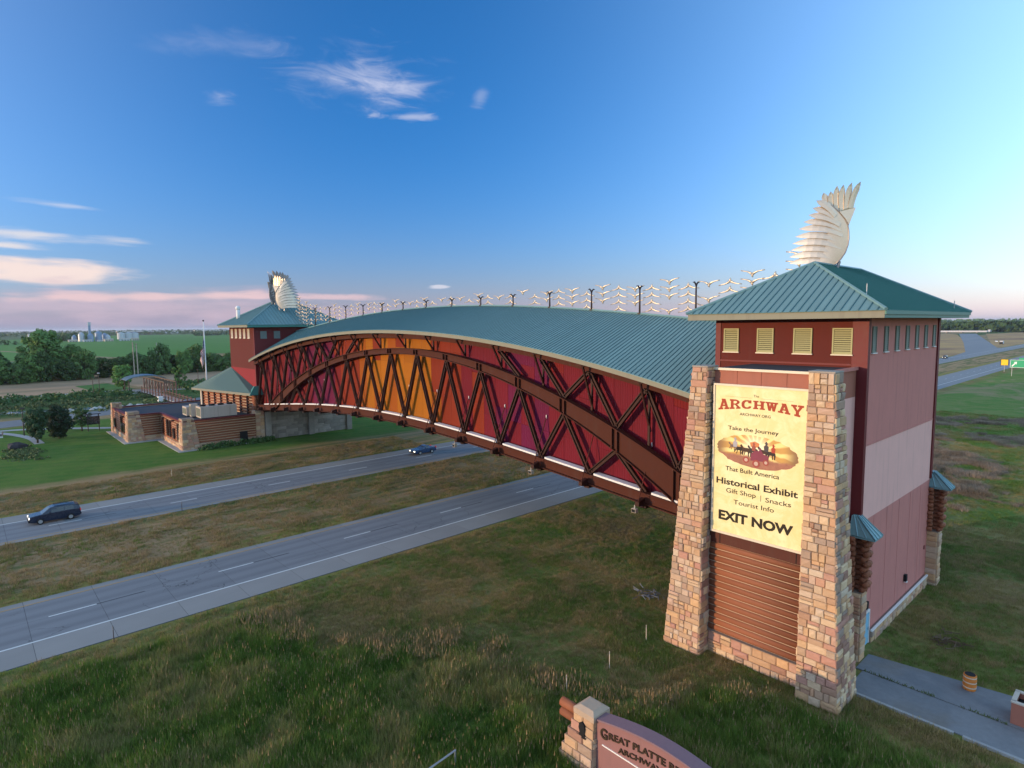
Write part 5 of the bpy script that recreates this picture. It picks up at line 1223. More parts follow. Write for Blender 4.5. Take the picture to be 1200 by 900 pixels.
def plant_tree(name, label, meshes, loc, rot=0, sc=1.0, group=None, cat='tree'):
    o = thing(name, label, cat, loc, group); o.rotation_euler = (0, 0, rot); o.scale = (sc, sc, sc) if not hasattr(sc, '__len__') else sc
    for n_, me in zip(('trunk', 'crown'), meshes):
        c = bpy.data.objects.new(n_, me); col.objects.link(c); c.parent = o
    return o
pine1 = tree_meshes(1, 6.6, 2.2, .42, 5200, L_pine, False, .22, 30); pine2 = tree_meshes(2, 6.4, 2.6, .42, 6200, L_pine, False, .10, 34); sap = tree_meshes(3, 4.8, 1.7, .36, 1500, L_dark, False, .3, 18)
plant_tree('pine_tree', 'dark pine with a bare lower trunk on the lodge lawn', pine1, (-147.8, 9.3, 0), .4, (.95, .95, 1)); plant_tree('pine_tree', 'dense dark pine with foliage down to the grass', pine2, (-151.0, 13.0, 0), 1.4, (.9, .9, 1))
plant_tree('young_tree', 'thin young tree with open crown near the footpath', sap, (-158.7, 17.7, 0), 0, 1.0); plant_tree('young_tree', 'slight sapling just left of the thin young tree', sap, (-160.5, 15.2, 0), 2, .8)
rt = tree_meshes(4, 8.8, 2.9, .6, 3600, L_pale, False, .16, 30); plant_tree('leafy_tree', 'bright green rounded tree beside the blue canopy', rt, (-259, 42.4, 0), 0, (1.25, 1.25, 1.0))
plant_tree('leafy_tree', 'loose green tree standing behind the timber footbridge', tree_meshes(5, 8.5, 2.4, .55, 1400, L_pale, False, .2, 18), (-246, 57.6, 0), 0, 1.0)
VAR = [tree_meshes(20+k, 11, 5.0+.5*(k % 3), .95, 3400, (L_dark, L_mid, L_mid)[k % 3], False, .06, 30) for k in range(6)]
plant_tree('cottonwood', 'largest cottonwood towering over the dark tree row at the left', tree_meshes(40, 21.5, 8.2, 1.2, 9000, L_mid, False, .10, 60), (-342, 26, 0), 0, 1)
plant_tree('cottonwood', 'second tall cottonwood to the right of the largest one', tree_meshes(41, 14.5, 6.0, 1.1, 4500, L_mid, False, .08, 40), (-338, 36.5, 0), 0, 1)
tr_ = random.Random(9)
k = 0; y = -46
while y < 210:
    x = -321 - .14*max(0, y-20) - tr_.uniform(0, 5)
    for row in range(2):
        s = tr_.uniform(.70, 1.10)*(1.0 if y < 25 else .92)
        if 44 < y < 52 and row == 0: s *= .6
        plant_tree('row_tree', 'dark green tree in the dense belt beyond the tan lot', VAR[tr_.randrange(6)], (x-row*9+tr_.uniform(-2.5, 2.5), y+tr_.uniform(-1.5, 1.5)+row*3, 0), tr_.uniform(0, 6), (s*.95, s*.95, s*tr_.uniform(.68, 1.30)), 'trees in the dark belt beyond the tan lot')
    y += tr_.uniform(5.0, 7.6)
# shrubs and reeds along the creek
def clump_stuff(name, area, n, hgt, leaf, mleaf, seed, wd=1.4):
    r = random.Random(seed); q = MB()
    for _ in range(n):
        cx, cy = area(r); h = hgt*r.uniform(.5, 1.25); ww = wd*r.uniform(.6, 1.4)
        for _ in range(26):
            v = Vector((r.gauss(0, .45)*ww, r.gauss(0, .45)*ww, r.random()*h)); n_ = Vector((r.uniform(-1, 1), r.uniform(-1, 1), r.uniform(-.2, .8))).normalized(); x = n_.orthogonal(); y = n_.cross(x); l = leaf*r.uniform(.6, 1.3); p = Vector((cx, cy, 0))+v
            q.add([p-x*l*.5, p+y*l*.35, p+x*l*.5, p-y*l*.35], [(0, 1, 2, 3)])
    return q.build(name, mleaf, None, kind='stuff')
clump_stuff('creek_reeds', lambda r: (lambda t: (-207-r.uniform(-1, 1)*r.choice((5, 26))-12, t))(r.uniform(-60, 44)), 420, 1.0, .5, L_reed, 2)
clump_stuff('bank_shrubs', lambda r: (r.uniform(-248, -228), r.uniform(-60, 40)), 260, 1.6, .7, L_dark, 3, 1.8)
clump_stuff('bank_shrubs', lambda r: (r.uniform(-262, -225), r.uniform(58, 110)), 240, 2.2, .8, L_dark, 4, 2.0)
clump_stuff('lodge_bed_plants', lambda r: (-136+r.gauss(0, 3.5), 6.5+r.gauss(0, 1.4)), 90, .5, .3, L_reed, 5, .8)
clump_stuff('abutment_shrubs', lambda r: (-117.3+r.uniform(-.6, .6), r.uniform(30, 44)), 60, .9, .35, L_dark, 6, .7)
# far belts that read as one mass
def far_wood(name, line, n, hgt, spread, seed, m=L_dark, leaf=9):
    r = random.Random(seed); q = MB()
    for _ in range(n):
        f = r.random()*(len(line)-1); i = int(f); a, b_ = line[i], line[i+1]; t = f-i
        cx, cy = a[0]+(b_[0]-a[0])*t+r.uniform(-1, 1)*spread, a[1]+(b_[1]-a[1])*t+r.uniform(-1, 1)*spread; h = hgt*r.uniform(.55, 1.15)
        for _ in range(12):
            v = Vector((r.gauss(0, .35)*h, r.gauss(0, .35)*h, h*(.12+.88*r.random()**.8))); n_ = Vector((r.uniform(-1, 1), r.uniform(-1, 1), r.uniform(-.2, .9))).normalized(); x = n_.orthogonal(); y = n_.cross(x); l = leaf*hgt/18*r.uniform(.5, 1.1); p = Vector((cx, cy, 0))+v*Vector((1, 1, 1)).x
            q.add([p-x*l*.5, p+y*l*.4, p+x*l*.5, p-y*l*.4], [(0, 1, 2, 3)])
    return q.build(name, m, None, kind='stuff')
far_wood('distant_woods', [rd(-560, 1500), rd(-290, 1540), rd(-150, 1500), rd(-60, 1420), rd(200, 1300)], 1500, 17, 60, 1)
far_wood('distant_woods', [rd(-1500, 3600), rd(-500, 3800), rd(600, 3600)], 700, 26, 300, 2)
far_wood('distant_woods', [(-2500, -900), (-2900, 0), (-3000, 900), (-2600, 2000)], 700, 14, 220, 3)
far_wood('distant_woods', [(-5200, -1500), (-5600, 1500), (-5000, 4000)], 700, 18, 500, 4)
far_wood('distant_woods', [(-1480, 120), (-1540, 150), (-1500, 175)], 60, 14, 25, 5)
far_wood('distant_woods', [(-1180, -40), (-1250, 40)], 50, 7, 25, 6)
far_wood('distant_woods', [(-2100, 560), (-2150, 640)], 50, 10, 30, 7)

# ------------------------------------------------------------------ far buildings and masts
M_silver = pm('galvanised grain bin', (.42, .44, .48), .45, .1, .2, metal=.3); M_blue = pm('bluish grain bin', (.20, .27, .38), .5, .1, .2, metal=.3); M_shed = pm('white shed', (.46, .47, .50), .6, .08)
GE = thing('grain_elevator', 'tall grain elevator with blue grey bins beyond the green field', 'grain elevator', (-1430, 183, 0))
MB().box(-1433, -1429, 182, 186, 0, 31).build('headhouse', M_blue, GE); MB().box(-1434, -1428, 181.5, 186.5, 31.01, 37).build('leg_tower', M_silver, GE)
for k, (dx, dy, r_, h) in enumerate(((8, -14, 5, 14), (6, 14, 6, 16), (-6, 26, 5, 12), (10, 29, 4, 9), (-4, -24, 4, 9), (14, 0, 5, 12))):
    MB().tube([(-1430+dx, 183+dy, 0), (-1430+dx, 183+dy, h), (-1430+dx, 183+dy, h+4)], [r_, r_, .8], 14).build('grain_bin', M_blue if k % 3 else M_silver, GE)
GS = thing('storage_silos', 'pair of bright white storage silos right of the grain elevator', 'silo', (-1643, 278, 0))
for k, dy in enumerate((-7, 8, 20)): MB().tube([(-1643, 278+dy, 0), (-1643, 278+dy, 14), (-1643, 278+dy, 16)], [8, 8, 1], 14).build('silo', M_shed if k < 2 else M_silver, GS)
def shed(label, x, y, lx, ly, h, m, rot=0, g='pale sheds round the grain elevator'):
    o = thing('shed', label, 'shed', (x, y, 0), g)
    MB().box(x-lx/2, x+lx/2, y-ly/2, y+ly/2, 0, h).build('walls', m, o)
    MB().prism([(x-lx/2-.5, y-ly/2-.5, h+.01), (x+lx/2+.5, y-ly/2-.5, h+.01), (x, y-ly/2-.5, h+lx*.12)], (0, ly+1, 0)).build('roof', M_hvac, o)
    for k in range(3): MB().box(x+lx/2+.003, x+lx/2+.1, y-ly*.35+k*ly*.3, y-ly*.2+k*ly*.3, 0, h*.6).build('door', M_louvergrey, o)
sr = random.Random(4)
for k, (x, y, lx, ly, h) in enumerate(((-1380, 118, 20, 30, 6), (-1390, 152, 16, 26, 5), (-1370, 172, 14, 24, 5), (-1375, 206, 16, 26, 6), (-1400, 236, 18, 30, 6), (-1420, 258, 14, 22, 7), (-1360, 190, 10, 14, 4))):
    shed('pale low shed beside the grain elevator, %s from the left' % ('first', 'second', 'third', 'fifth', 'sixth', 'seventh', 'fourth')[k], x, y, lx*.6, ly*.55, h*.65, M_shed if k % 2 == 0 else M_hvac)
for k, (x, y, lx, ly, h) in enumerate(((-3000, 560, 40, 160, 12), (-3600, 830, 40, 90, 10), (-3500, 1010, 50, 200, 12), (-3700, 1300, 50, 120, 14), (-2900, 1180, 40, 60, 10), (-2400, 180, 30, 60, 8))):
    shed(('long brown roofed warehouse on the horizon above the white silos', 'small pale warehouse on the horizon over the crop field', 'long pale warehouse on the horizon left of the flag', 'pale warehouse on the horizon right of the flag', 'short warehouse at the right end of the crop field', 'white shed on the horizon right of the largest cottonwood')[k], x, y, lx, ly, h, (M_wood, M_shed, M_hvac, M_shed, M_hvac, M_shed)[k], g='warehouses on the horizon')
WT = thing('water_tower', 'tiny water tower on the horizon at the far left', 'water tower', (-3300, -20, 0))
MB().tube([(-3300, 40, 0), (-3300, 40, 34)], 1.6, 8).build('column', M_silver, WT); MB().sphere((-3300, 40, 40), 9, 12, 8, (1, 1, .6)).build('tank', M_silver, WT, smooth=True)
for k, (x, y, h) in enumerate(((-318, 56.6, 16.2), (-317.5, 57.9, 15.6))):
    o = thing('utility_pole', ('taller pale utility pole, left of the pair behind the blue canopy', 'shorter pale utility pole, right of the pair behind the blue canopy')[k], 'utility pole', (x, y, 0), 'pair of utility poles')
    MB().tube([(x, y, 0), (x, y, h)], [.26, .2], 8).build('pole', pm('pale pole', (.36, .30, .23), .85, .2), o)
    for z in (h-.6, h-2.0): MB().box(x-.12, x+.12, y-.55, y+.55, z, z+.2).build('crossarm', M_wood, o)
for k, (x, y, h) in enumerate(((-568, 118, 11), (rd(-330, 1400)[0], rd(-330, 1400)[1], 20), (rd(-110, 1120)[0], rd(-110, 1120)[1], 16))):
    o = thing('utility_pole', ('lone thin pole at the edge of the green crop field', 'thin pole left of the far white overpass', 'thin pole on the far brown embankment at the right')[k], 'utility pole', (x, y, 0))
    MB().tube([(x, y, 0), (x, y, h)], [.3, .2], 6).build('pole', M_bolt, o); MB().box(x-.1, x+.1, y-1, y+1, h-.9, h-.7).build('crossarm', M_wood, o)
for k, (x, y, h) in enumerate(((-249, 33.6, 6.9), (-238, 30.4, 6.2), (-232, 60.5, 7.5), (-160.5, 8.0, 5.6))):
    o = thing('street_lamp', ('dark lamp post with a white head beside the tan lot', 'dark lamp post left of the white headed one by the gravel track', 'dark lamp post right of the timber footbridge', 'black lamp post at the left edge of the lawn')[k], 'street lamp', (x, y, 0), 'park lamp posts')
    MB().tube([(x, y, 0), (x, y, h)], [.12, .08], 8).build('pole', M_post, o); MB().box(x-.35, x+.35, y-.35, y+.35, h, h+.18).build('lamp_head', M_white if k == 0 else M_post, o)
OV = thing('overpass', 'white parapet overpass far off at the end of the exit ramp', 'overpass', (rd(-262, 1300)[0], rd(-262, 1300)[1], 0))
q = MB(); a, b_ = rd(-292, 1330, 3.0), rd(-218, 1330, 3.0); q.bar(a, b_, 12, 2.6); q.build('parapet', M_shed, OV)
for f_ in (.2, .5, .8): p_ = Vector(a).lerp(Vector(b_), f_); MB().box(p_.x-1, p_.x+1, p_.y-5, p_.y+5, 0, 1.6).build('pier', M_greystone, OV)
for k, (x, y, _z) in enumerate((rd(-230, 1420), rd(-165, 1440), rd(-104, 700))):
    o = thing('box_truck', ('white box truck far away right of the overpass', 'white box truck on the skyline of the brown embankment', 'white truck with dark cab at the right edge of the picture')[k], 'truck', (x, y, 0))
    s = 1.5 if k < 2 else .9
    MB().box(x-1.3*s, x+1.3*s, y-3*s, y+3*s, .9, 1+2.6*s).build('cargo_box', M_shed, o); MB().box(x-1.2*s, x+1.2*s, y-4.6*s, y-3.05*s, .7, 1+1.4*s).build('cab', M_black if k == 2 else M_shed, o)
    for sx in (-1, 1):
        for sy in (-3.6, 1.8): MB().tube([(x+sx*1.0*s, y+sy*s, .5), (x+sx*1.3*s, y+sy*s, .5)], .5, 10).build('wheel', M_black, o)

# ------------------------------------------------------------------ flag, canopy, footbridge and park bits
fx, fy = -150.0, 40.9
o = thing('flagpole', 'tall white flagpole behind the lodge', 'flagpole', (fx, fy, 0))
MB().tube([(fx, fy, 0), (fx, fy, 23.4)], [.2, .09], 10).build('pole', M_white, o, smooth=True); MB().sphere((fx, fy, 23.6), .2, 8, 6).build('finial', M_brass, o, smooth=True)
def flag_mat():
    m = bpy.data.materials.new('striped flag cloth'); m.use_nodes = True; t = NT(m.node_tree); bs = t.n['Principled BSDF']; bs.inputs['Roughness'].default_value = .8
    uv = t.new('ShaderNodeUVMap'); s = t.new('ShaderNodeSeparateXYZ'); t.l.new(uv.outputs[0], s.inputs[0])
    st = t.math('LESS_THAN', t.math('FRACT', t.math('MULTIPLY', s.outputs[1], 6.5)), .5)
    c = t.mix(st, (.62, .60, .58), (.28, .025, .03)); can = t.math('MULTIPLY', t.math('LESS_THAN', s.outputs[0], .4), t.math('GREATER_THAN', s.outputs[1], .46))
    vor = t.new('ShaderNodeTexVoronoi'); vor.inputs['Scale'].default_value = 16; t.l.new(uv.outputs[0], vor.inputs['Vector'])
    c = t.mix(can, c, t.mix(t.math('LESS_THAN', vor.outputs['Distance'], .25), (.02, .03, .10), (.6, .6, .6)))
    t.l.new(c, bs.inputs['Base Color']); return m
q = MB(); nu, nv = 16, 14; uvs = []
for i in range(nu+1):
    for j in range(nv+1):
        u_, v_ = i/nu, j/nv      # u along the fly, v up the hoist
        fold = math.sin(u_*17)*.16*(.3+u_); dx = -.12 - u_*1.0*(.5+.5*v_); z = 19.6 - (1-v_)*2.6*(1-.2*u_) - u_*5.0 - .3*math.sin(u_*6)
        q.v.append((fx+fold+.25*u_*math.sin(v_*5), fy+dx+.10*math.sin(u_*11+v_*4), z)); uvs.append((u_, v_))
for i in range(nu):
    for j in range(nv): q.f.append((i*(nv+1)+j, (i+1)*(nv+1)+j, (i+1)*(nv+1)+j+1, i*(nv+1)+j+1)); q.mi.append(0)
fl = q.build('flag', flag_mat(), None, smooth=True); tag(fl, 'red white and blue striped flag hanging limp on the white pole', 'flag')
ul = fl.data.uv_layers.new(name='uv')
for lp in fl.data.loops: ul.data[lp.index].uv = uvs[lp.vertex_index]
fl.modifiers.new('cloth', 'SOLIDIFY').thickness = .03
GZ = thing('canopy_shelter', 'blue grey curved canopy shelter at the end of the timber footbridge', 'shelter', (-246, 46.5, 0))
q = MB(); n = 8
for i in range(n+1):
    a = math.pi*(.12+.76*i/n); y = 46.5-6.6*math.cos(a); z = 3.4+2.3*math.sin(a)
    q.v += [(-250.5, y, z), (-241.5, y, z), (-241.5, y, z+.18), (-250.5, y, z+.18)]
for i in range(n):
    for k in range(4): q.f.append((4*i+k, 4*i+(k+1) % 4, 4*i+4+(k+1) % 4, 4*i+4+k)); q.mi.append(0)
q.f += [(3, 2, 1, 0), (4*n, 4*n+1, 4*n+2, 4*n+3)]; q.mi += [0, 0]
q.build('roof', pm('blue grey canopy metal', (.10, .15, .19), .45, .1, metal=.2), GZ)
for x in (-249.8, -242.2):
    for y in (41.2, 51.8): MB().tube([(x, y, 0), (x, y, 4.3)], .16, 8).build('post', M_post, GZ)
sheet('canopy_pad', [(-253, 39), (-238.5, 40), (-237.5, 52), (-252, 53)], .03, M_path)
FB = thing('timber_footbridge', 'brown timber truss footbridge with railing posts leading to the canopy', 'footbridge', (-212, 45.6, 0))
MB().box(-238, -186, 44.2, 47.4, .5, .75).build('deck', M_path, FB)
M_rail = pm('reddish timber', (.16, .085, .065), .85, .2)
for y in (44.2, 47.4):
    for k in range(14):
        x = -238+4*k; MB().box(x-.18, x+.18, y-.15, y+.15, .2, 2.4 if not (1 <= k <= 8) else 5.6).build('post', M_rail, FB)
    MB().box(-238, -186, y-.08, y+.08, 1.75, 1.95).build('rail', M_rail, FB); MB().box(-238, -186, y-.06, y+.06, 1.2, 1.32).build('rail', M_rail, FB)
    MB().box(-234.2, -205.8, y-.16, y+.16, 5.6, 5.9).build('top_beam', M_wood, FB)
    for k in range(1, 8):
        x = -238+4*k; MB().bar((x, y, 2.0 if k % 2 else 5.6), (x+4, y, 5.6 if k % 2 else 2.0), .16, .16).build('brace', M_wood, FB)
for k in range(1, 9): MB().box(-238+4*k-.12, -238+4*k+.12, 44.35, 47.25, 5.3, 5.55).build('cross_beam', M_wood, FB)
ki = MB().box(-206.5, -204.8, 42.2, 43.4, 0, 1.6).build('info_panel', M_white, None); tag(ki, 'small white panel beside the footbridge entrance', 'panel')
rr_ = random.Random(21)
def boulder(seed):
    r = random.Random(seed); q = MB().sphere((0, 0, .3), .6, 9, 6, (1, .8, .62)); q.v = [tuple(Vector(v)*(1+.32*(noise.noise(Vector(v)*2.1+Vector((seed, 0, 0)))))) for v in q.v]; return q.mesh('boulder', M_rock)
BM = [boulder(k) for k in range(5)]
for k in range(34):
    me = BM[k % 5]; o = bpy.data.objects.new('boulder', me); col.objects.link(o); y = rr_.uniform(14, 40)
    o.location = (-199.5+rr_.uniform(-2.2, 2.2)-.12*(y-24), y, -.05); s = rr_.uniform(.5, 1.2); o.scale = (s, s, s*.8); o.rotation_euler = (0, 0, rr_.uniform(0, 6))
    tag(o, 'pale boulder among those lining the creek edge', 'boulder', 'boulders lining the creek')
o = bpy.data.objects.new('boulder', boulder(77)); o.data.materials.clear(); o.data.materials.append(pm('dark boulder', (.045, .04, .042), .9, .3, 2.0)); col.objects.link(o); o.location = (-141.8, 6.0, 0); o.scale = (2.6, 3.2, 2.2); tag(o, 'dark boulder in the planted bed on the lodge lawn', 'boulder')
BN = thing('bench', 'dark park bench on pale feet at the left edge of the lawn', 'bench', (-161.5, 4.4, 0))
MB().box(-162.8, -160.2, 3.9, 4.5, .45, .52).build('seat', M_post, BN); MB().hexa([(-162.8, 4.5, .5), (-160.2, 4.5, .5), (-160.2, 4.58, .5), (-162.8, 4.58, .5), (-162.8, 4.65, 1.1), (-160.2, 4.65, 1.1), (-160.2, 4.73, 1.1), (-162.8, 4.73, 1.1)]).build('backrest', M_post, BN)
for x in (-162.5, -160.5): MB().box(x-.08, x+.08, 3.9, 4.6, 0, .447).build('leg', M_white, BN)
# bicycle rack style frame by the lodge corner
BK = thing('signboard', 'dark framed notice board standing by the lodge corner', 'notice board', (-157.0, 19.5, 0))
for y in (18.6, 20.6): MB().tube([(-157, y, 0), (-157, y, 3.6)], .09, 8).build('post', M_post, BK)
MB().box(-157.08, -156.92, 18.4, 20.8, 1.4, 3.2).build('board', M_glass, BK); MB().box(-157.4, -156.6, 18.2, 21.0, 3.603, 3.72).build('cover', M_post, BK)

# ------------------------------------------------------------------ things near the gateway tower
o = thing('barrel', 'faded orange barrel standing on the service apron', 'barrel', (-7.05, 42.6, .06))
q = MB(); prof = [(.30, 0), (.33, .05), (.33, .28), (.35, .31), (.33, .34), (.33, .60), (.35, .63), (.33, .66), (.33, .88), (.31, .92)]
q.tube([(-7.05, 42.6, .06+z) for r_, z in prof], [r_ for r_, z in prof], 18, cap=True).build('drum', M_rust, o, smooth=False)
for z in (.20, .50, .80): MB().tube([(-7.05, 42.6, .06+z-.03), (-7.05, 42.6, .06+z+.03)], .338, 18).build('white_band', M_coping, o)
MB().tube([(-7.05, 42.6, .983), (-7.05, 42.6, 1.0)], .27, 14).build('dark_disc', M_black, o)  # black disc laid on the closed top
o = thing('planter_box', 'square red brown stone bin with dark open top at the right edge', 'bin', (-4.2, 40.9, .06))
cx, cy = -4.1, 41.2
for (a, b_, c, d) in ((cx-.75, cx+.75, cy-.75, cy-.6), (cx-.75, cx+.75, cy+.6, cy+.75), (cx-.75, cx-.6, cy-.597, cy+.597), (cx+.6, cx+.75, cy-.597, cy+.597)):
    MB().box(a, b_, c, d, .07, 1.25).build('side_panel', M_terracotta, o)
    MB().box(a-.03, b_+.03, c-.03, d+.03, 1.253, 1.33).build('rim', M_hvac, o)
MB().box(cx-.6, cx+.6, cy-.6, cy+.6, .2, .95).build('dark_fill', M_black, o)  # black block filling the bin below its rim
# weeds in the joint of the apron, debris
gr = random.Random(8)
q = MB()
for k in range(240):
    t = gr.random(); x, y = -12+10*t, 40.18+gr.uniform(-.06, .06)
    if noise.noise(Vector((x*.6, 0, 0))) < -.05: continue
    a = gr.uniform(0, 6.28); h = gr.uniform(.06, .22); q.add([(x-.03, y, .06), (x+.03, y, .06), (x+.12*math.cos(a), y+.12*math.sin(a), .06+h)], [(0, 1, 2)])
q.build('joint_weeds', L_reed, None, kind='stuff')
def brush_pile(label, x, y, m, n, s, seed):
    r = random.Random(seed); o = thing('debris_pile', label, 'debris', (x, y, 0))
    for k in range(n):
        a = r.uniform(0, 6.28); p0 = Vector((x+r.gauss(0, s), y+r.gauss(0, s), .06+r.random()*.25)); d = Vector((math.cos(a), math.sin(a), r.uniform(-.1, .2)))*r.uniform(.3, .9)
        MB().tube([p0, p0+d], .03, 4).build('stick', m, o)
brush_pile('small heap of grey sticks in the grass right of the gateway tower', -9.3, 48.0, M_wood, 40, .45, 1)
brush_pile('scattered bluish grey rubble in the grass left of the stone pillar', -27.5, 39.2, pm('grey rubble', (.16, .17, .19), .9, .3), 34, .5, 2)
for k, (x, y) in enumerate(((-23.0, 28.9), (-23.1, 25.0), (-23.4, 33.4))):
    o = thing('marker_post', ('slim pale marker post in the grass, middle of three', 'slim pale marker post in the tall grass nearest the stone sign', 'slim pale marker post nearest the left stone pillar')[k], 'marker post', (x, y, 0), 'marker posts in the grass')
    MB().box(x-.022, x+.022, y-.012, y+.012, 0, 1.15).build('stake', M_hvac, o); MB().box(x-.025, x+.025, y-.018, y-.013, .95, 1.1).build('reflector', M_bolt, o)
for k, (x, y, _z) in enumerate((rd(-48.6, 6.6), rd(-98.5, 22.0), rd(-79.0, 18.5), rd(-92.3, 14.0))):
    o = thing('delineator', ('thin dark delineator post beside the near lanes', 'pale short post on the far verge below the lodge', 'thin delineator post on the median edge', 'small post beside the far lanes right of the navy SUV')[k], 'delineator', (x, y, 0), 'roadside delineators')
    MB().box(x-.035, x+.035, y-.02, y+.02, 0, 1.2).build('stake', M_post if k != 1 else M_coping, o); MB().box(x-.05, x+.05, y-.03, y-.021, .95, 1.18).build('reflector', M_bolt, o)
o = thing('guide_rail', 'short galvanised rail in the grass at the bottom edge', 'rail', (-22.9, 16.6, 0))
MB().tube([(-22.3, 11.5, .85), (-22.68, 16.5, .95)], .05, 8).build('top_rail', M_bolt, o)
for (x, y) in ((-22.3, 11.5), (-22.7, 16.5)): MB().tube([(x, y, 0), (x, y, .95)], .05, 8).build('post', M_bolt, o)
for x in (-29.2, -41.56, -53.92):
    z = bot(x)-.42; fl_ = MB().box(x-.48, x-.06, 40.05, 40.4, z-.12, z+.22).build('floodlight', M_hvac, BR); MB().box(x-.30, x-.22, 40.2, 40.28, z+.223, z+.5).build('hanger', M_bolt, fl_); MB().box(x-.44, x-.10, 40.02, 40.047, z-.08, z+.18).build('lens', M_glass, fl_)

# road signs at the right
x, y = rd(-47.2, 327)[:2]
o = thing('warning_sign', 'yellow warning sign beside the near lanes at the right', 'road sign', (x, y, 0))
MB().box(x-1.15, x+1.15, y-.05, y, 2.8, 5.2).build('panel', pm('yellow sign face', (.80, .50, .02), .5, .03), o); MB().box(x-1.3, x+1.3, y+.003, y+.05, 2.7, 5.3).build('border', M_black, o)
MB().tube([(x, y+.1, 0), (x, y+.1, 5.2)], .07, 6).build('post', M_bolt, o)
x, y = rd(-40.0, 303)[:2]
o = thing('exit_sign', 'green highway exit sign with white arrow cut by the right edge', 'road sign', (x, y, 0))
G_ = pm('green sign face', (.02, .33, .16), .45, .03); W_ = pm('reflective white', (.75, .8, .78), .4, .03)
MB().box(x-2.0, x+3.6, y-.06, y, 3.4, 6.4).build('panel', G_, o); MB().box(x+.6, x+3.6, y-.06, y, 6.45, 7.2).build('tab_panel', G_, o)
for (a, b_, c, d) in ((x-2.0, x+3.6, 6.3, 6.4), (x-2.0, x+3.6, 3.4, 3.5), (x-2.0, x-1.9, 3.5, 6.3), (x+3.5, x+3.6, 3.5, 6.3)): MB().box(a, b_, y-.075, y-.063, c, d).build('border', W_, o)
MB().prism([(x-1.6, y-.07, 4.0), (x-1.3, y-.07, 3.75), (x-.35, y-.07, 4.9), (x-.05, y-.07, 4.65), (x, y-.07, 5.7), (x-.95, y-.07, 5.55), (x-.65, y-.07, 5.2)], (0, -.01, 0)).build('arrow', W_, o)
for d in (-1.4, 3.0): MB().tube([(x+d, y+.1, 0), (x+d, y+.1, 6.4)], .09, 6).build('post', M_bolt, o)

# ------------------------------------------------------------------ stone monument sign at the bottom
MS = thing('monument_sign', 'curved mauve monument sign with raised bronze lettering and a stone end pillar', 'sign', (-14, 21, 0))
xL, xR, ys, h_ = -19.85, -17.62, 20.75, 2.78
def pxl(z): return xL + (1.0)*z/h_
cr = MB().hexa([(xL+.06, ys-.04+.06, 0), (xR-.06, ys-.04+.06, 0), (xR-.06, ys+1.5, 0), (xL+.06, ys+1.5, 0), (pxl(h_)+.06, ys+.3, h_), (xR-.06, ys+.3, h_), (xR-.06, ys+1.3, h_), (pxl(h_)+.06, ys+1.3, h_)])
pil = cr.build('stone_pillar', M_mortar, MS)
lay_stones(pil, lambda z: ((pxl(z)+.02, ys+.04+.26*z/h_, z), (xR-.02, ys+.04+.26*z/h_, z)), 0, h_, (0, -1), (.42, .52), (.55, .85), .08)
lay_stones(pil, lambda z: ((xR-.06, ys+.04+.26*z/h_, z), (xR-.06, ys+1.5-.2*z/h_, z)), 0, h_, (1, 0), (.42, .52), (.55, .85), .06)
lay_stones(pil, lambda z: ((pxl(z)+.06, ys+1.5-.2*z/h_, z), (pxl(z)+.06, ys+.04+.26*z/h_, z)), 0, h_, (-1, 0), (.42, .52), (.55, .85), .06)
q = MB(); zt = h_+.005
ring = [(pxl(h_)-.04, ys+.2), (xR+.02, ys+.2), (xR+.02, ys+1.42), (pxl(h_)-.04, ys+1.42)]
q.hexa([(*r_, zt) for r_ in ring] + [(*r_, zt+.28) for r_ in ring]); ri = [((a-(-18.2))*.62-18.2, (b_-21.55)*.62+21.55) for a, b_ in ring]
q.hexa([(*r_, zt+.283) for r_ in ring] + [(*r_, zt+.44) for r_ in ri])
q.build('capstone', pm('pale capstone', (.40, .30, .22), .9, .15, 2.0, bump=.4), MS)
for z in (2.0, 2.5): MB().tube([(-19.9-.25, ys+.75, z), (-18.8, ys+.75, z)], .24, 12).build('log_end', M_log, MS, smooth=True)
e_ = MB(); pts = [(-.20, -.42), (.22, -.42), (.14, -.24), (.20, .0), (.14, .22), (0, .32), (-.16, .22), (-.20, .0), (-.14, -.24)]
e_.prism([(-18.30+a, ys+.12, 2.25+b_) for a, b_ in pts], (0, .14, 0)); e_.prism([(-18.62, ys+.10, 1.88), (-17.98, ys+.10, 1.88), (-18.05, ys+.10, 1.78), (-18.55, ys+.10, 1.78)], (0, .14, 0)); e_.build('arched_emblem', M_black, MS)
q = MB(); x0_, x1_, n = -17.62, -10.4, 24
def ptop(x): return 2.88 + .50*math.sin(math.pi*(x-x0_)/(x1_-x0_))
pf = ys+.42
for i in range(n+1):
    x = x0_+(x1_-x0_)*i/n; q.v += [(x, pf, -.2), (x, pf, ptop(x)), (x, pf+.62, ptop(x)), (x, pf+.62, -.2)]
for i in range(n):
    for k in range(4): q.f.append((4*i+k, 4*i+4+k, 4*i+4+(k+1) % 4, 4*i+(k+1) % 4)); q.mi.append(0)
q.f += [(0, 1, 2, 3), (4*n+3, 4*n+2, 4*n+1, 4*n)]; q.mi += [0, 0]
sp = q.build('sign_panel', pm('mauve sign stucco', (.25, .125, .118), .85, .12, 1.5, bump=.15, bscale=30, grime=.15), MS)
q = MB()
for i in range(n+1):
    x = x0_+(x1_-x0_)*i/n; q.v += [(x, pf-.06, ptop(x)+.003), (x, pf-.06, ptop(x)+.09), (x, pf+.68, ptop(x)+.09), (x, pf+.68, ptop(x)+.003)]
for i in range(n):
    for k in range(4): q.f.append((4*i+k, 4*i+4+k, 4*i+4+(k+1) % 4, 4*i+(k+1) % 4)); q.mi.append(0)
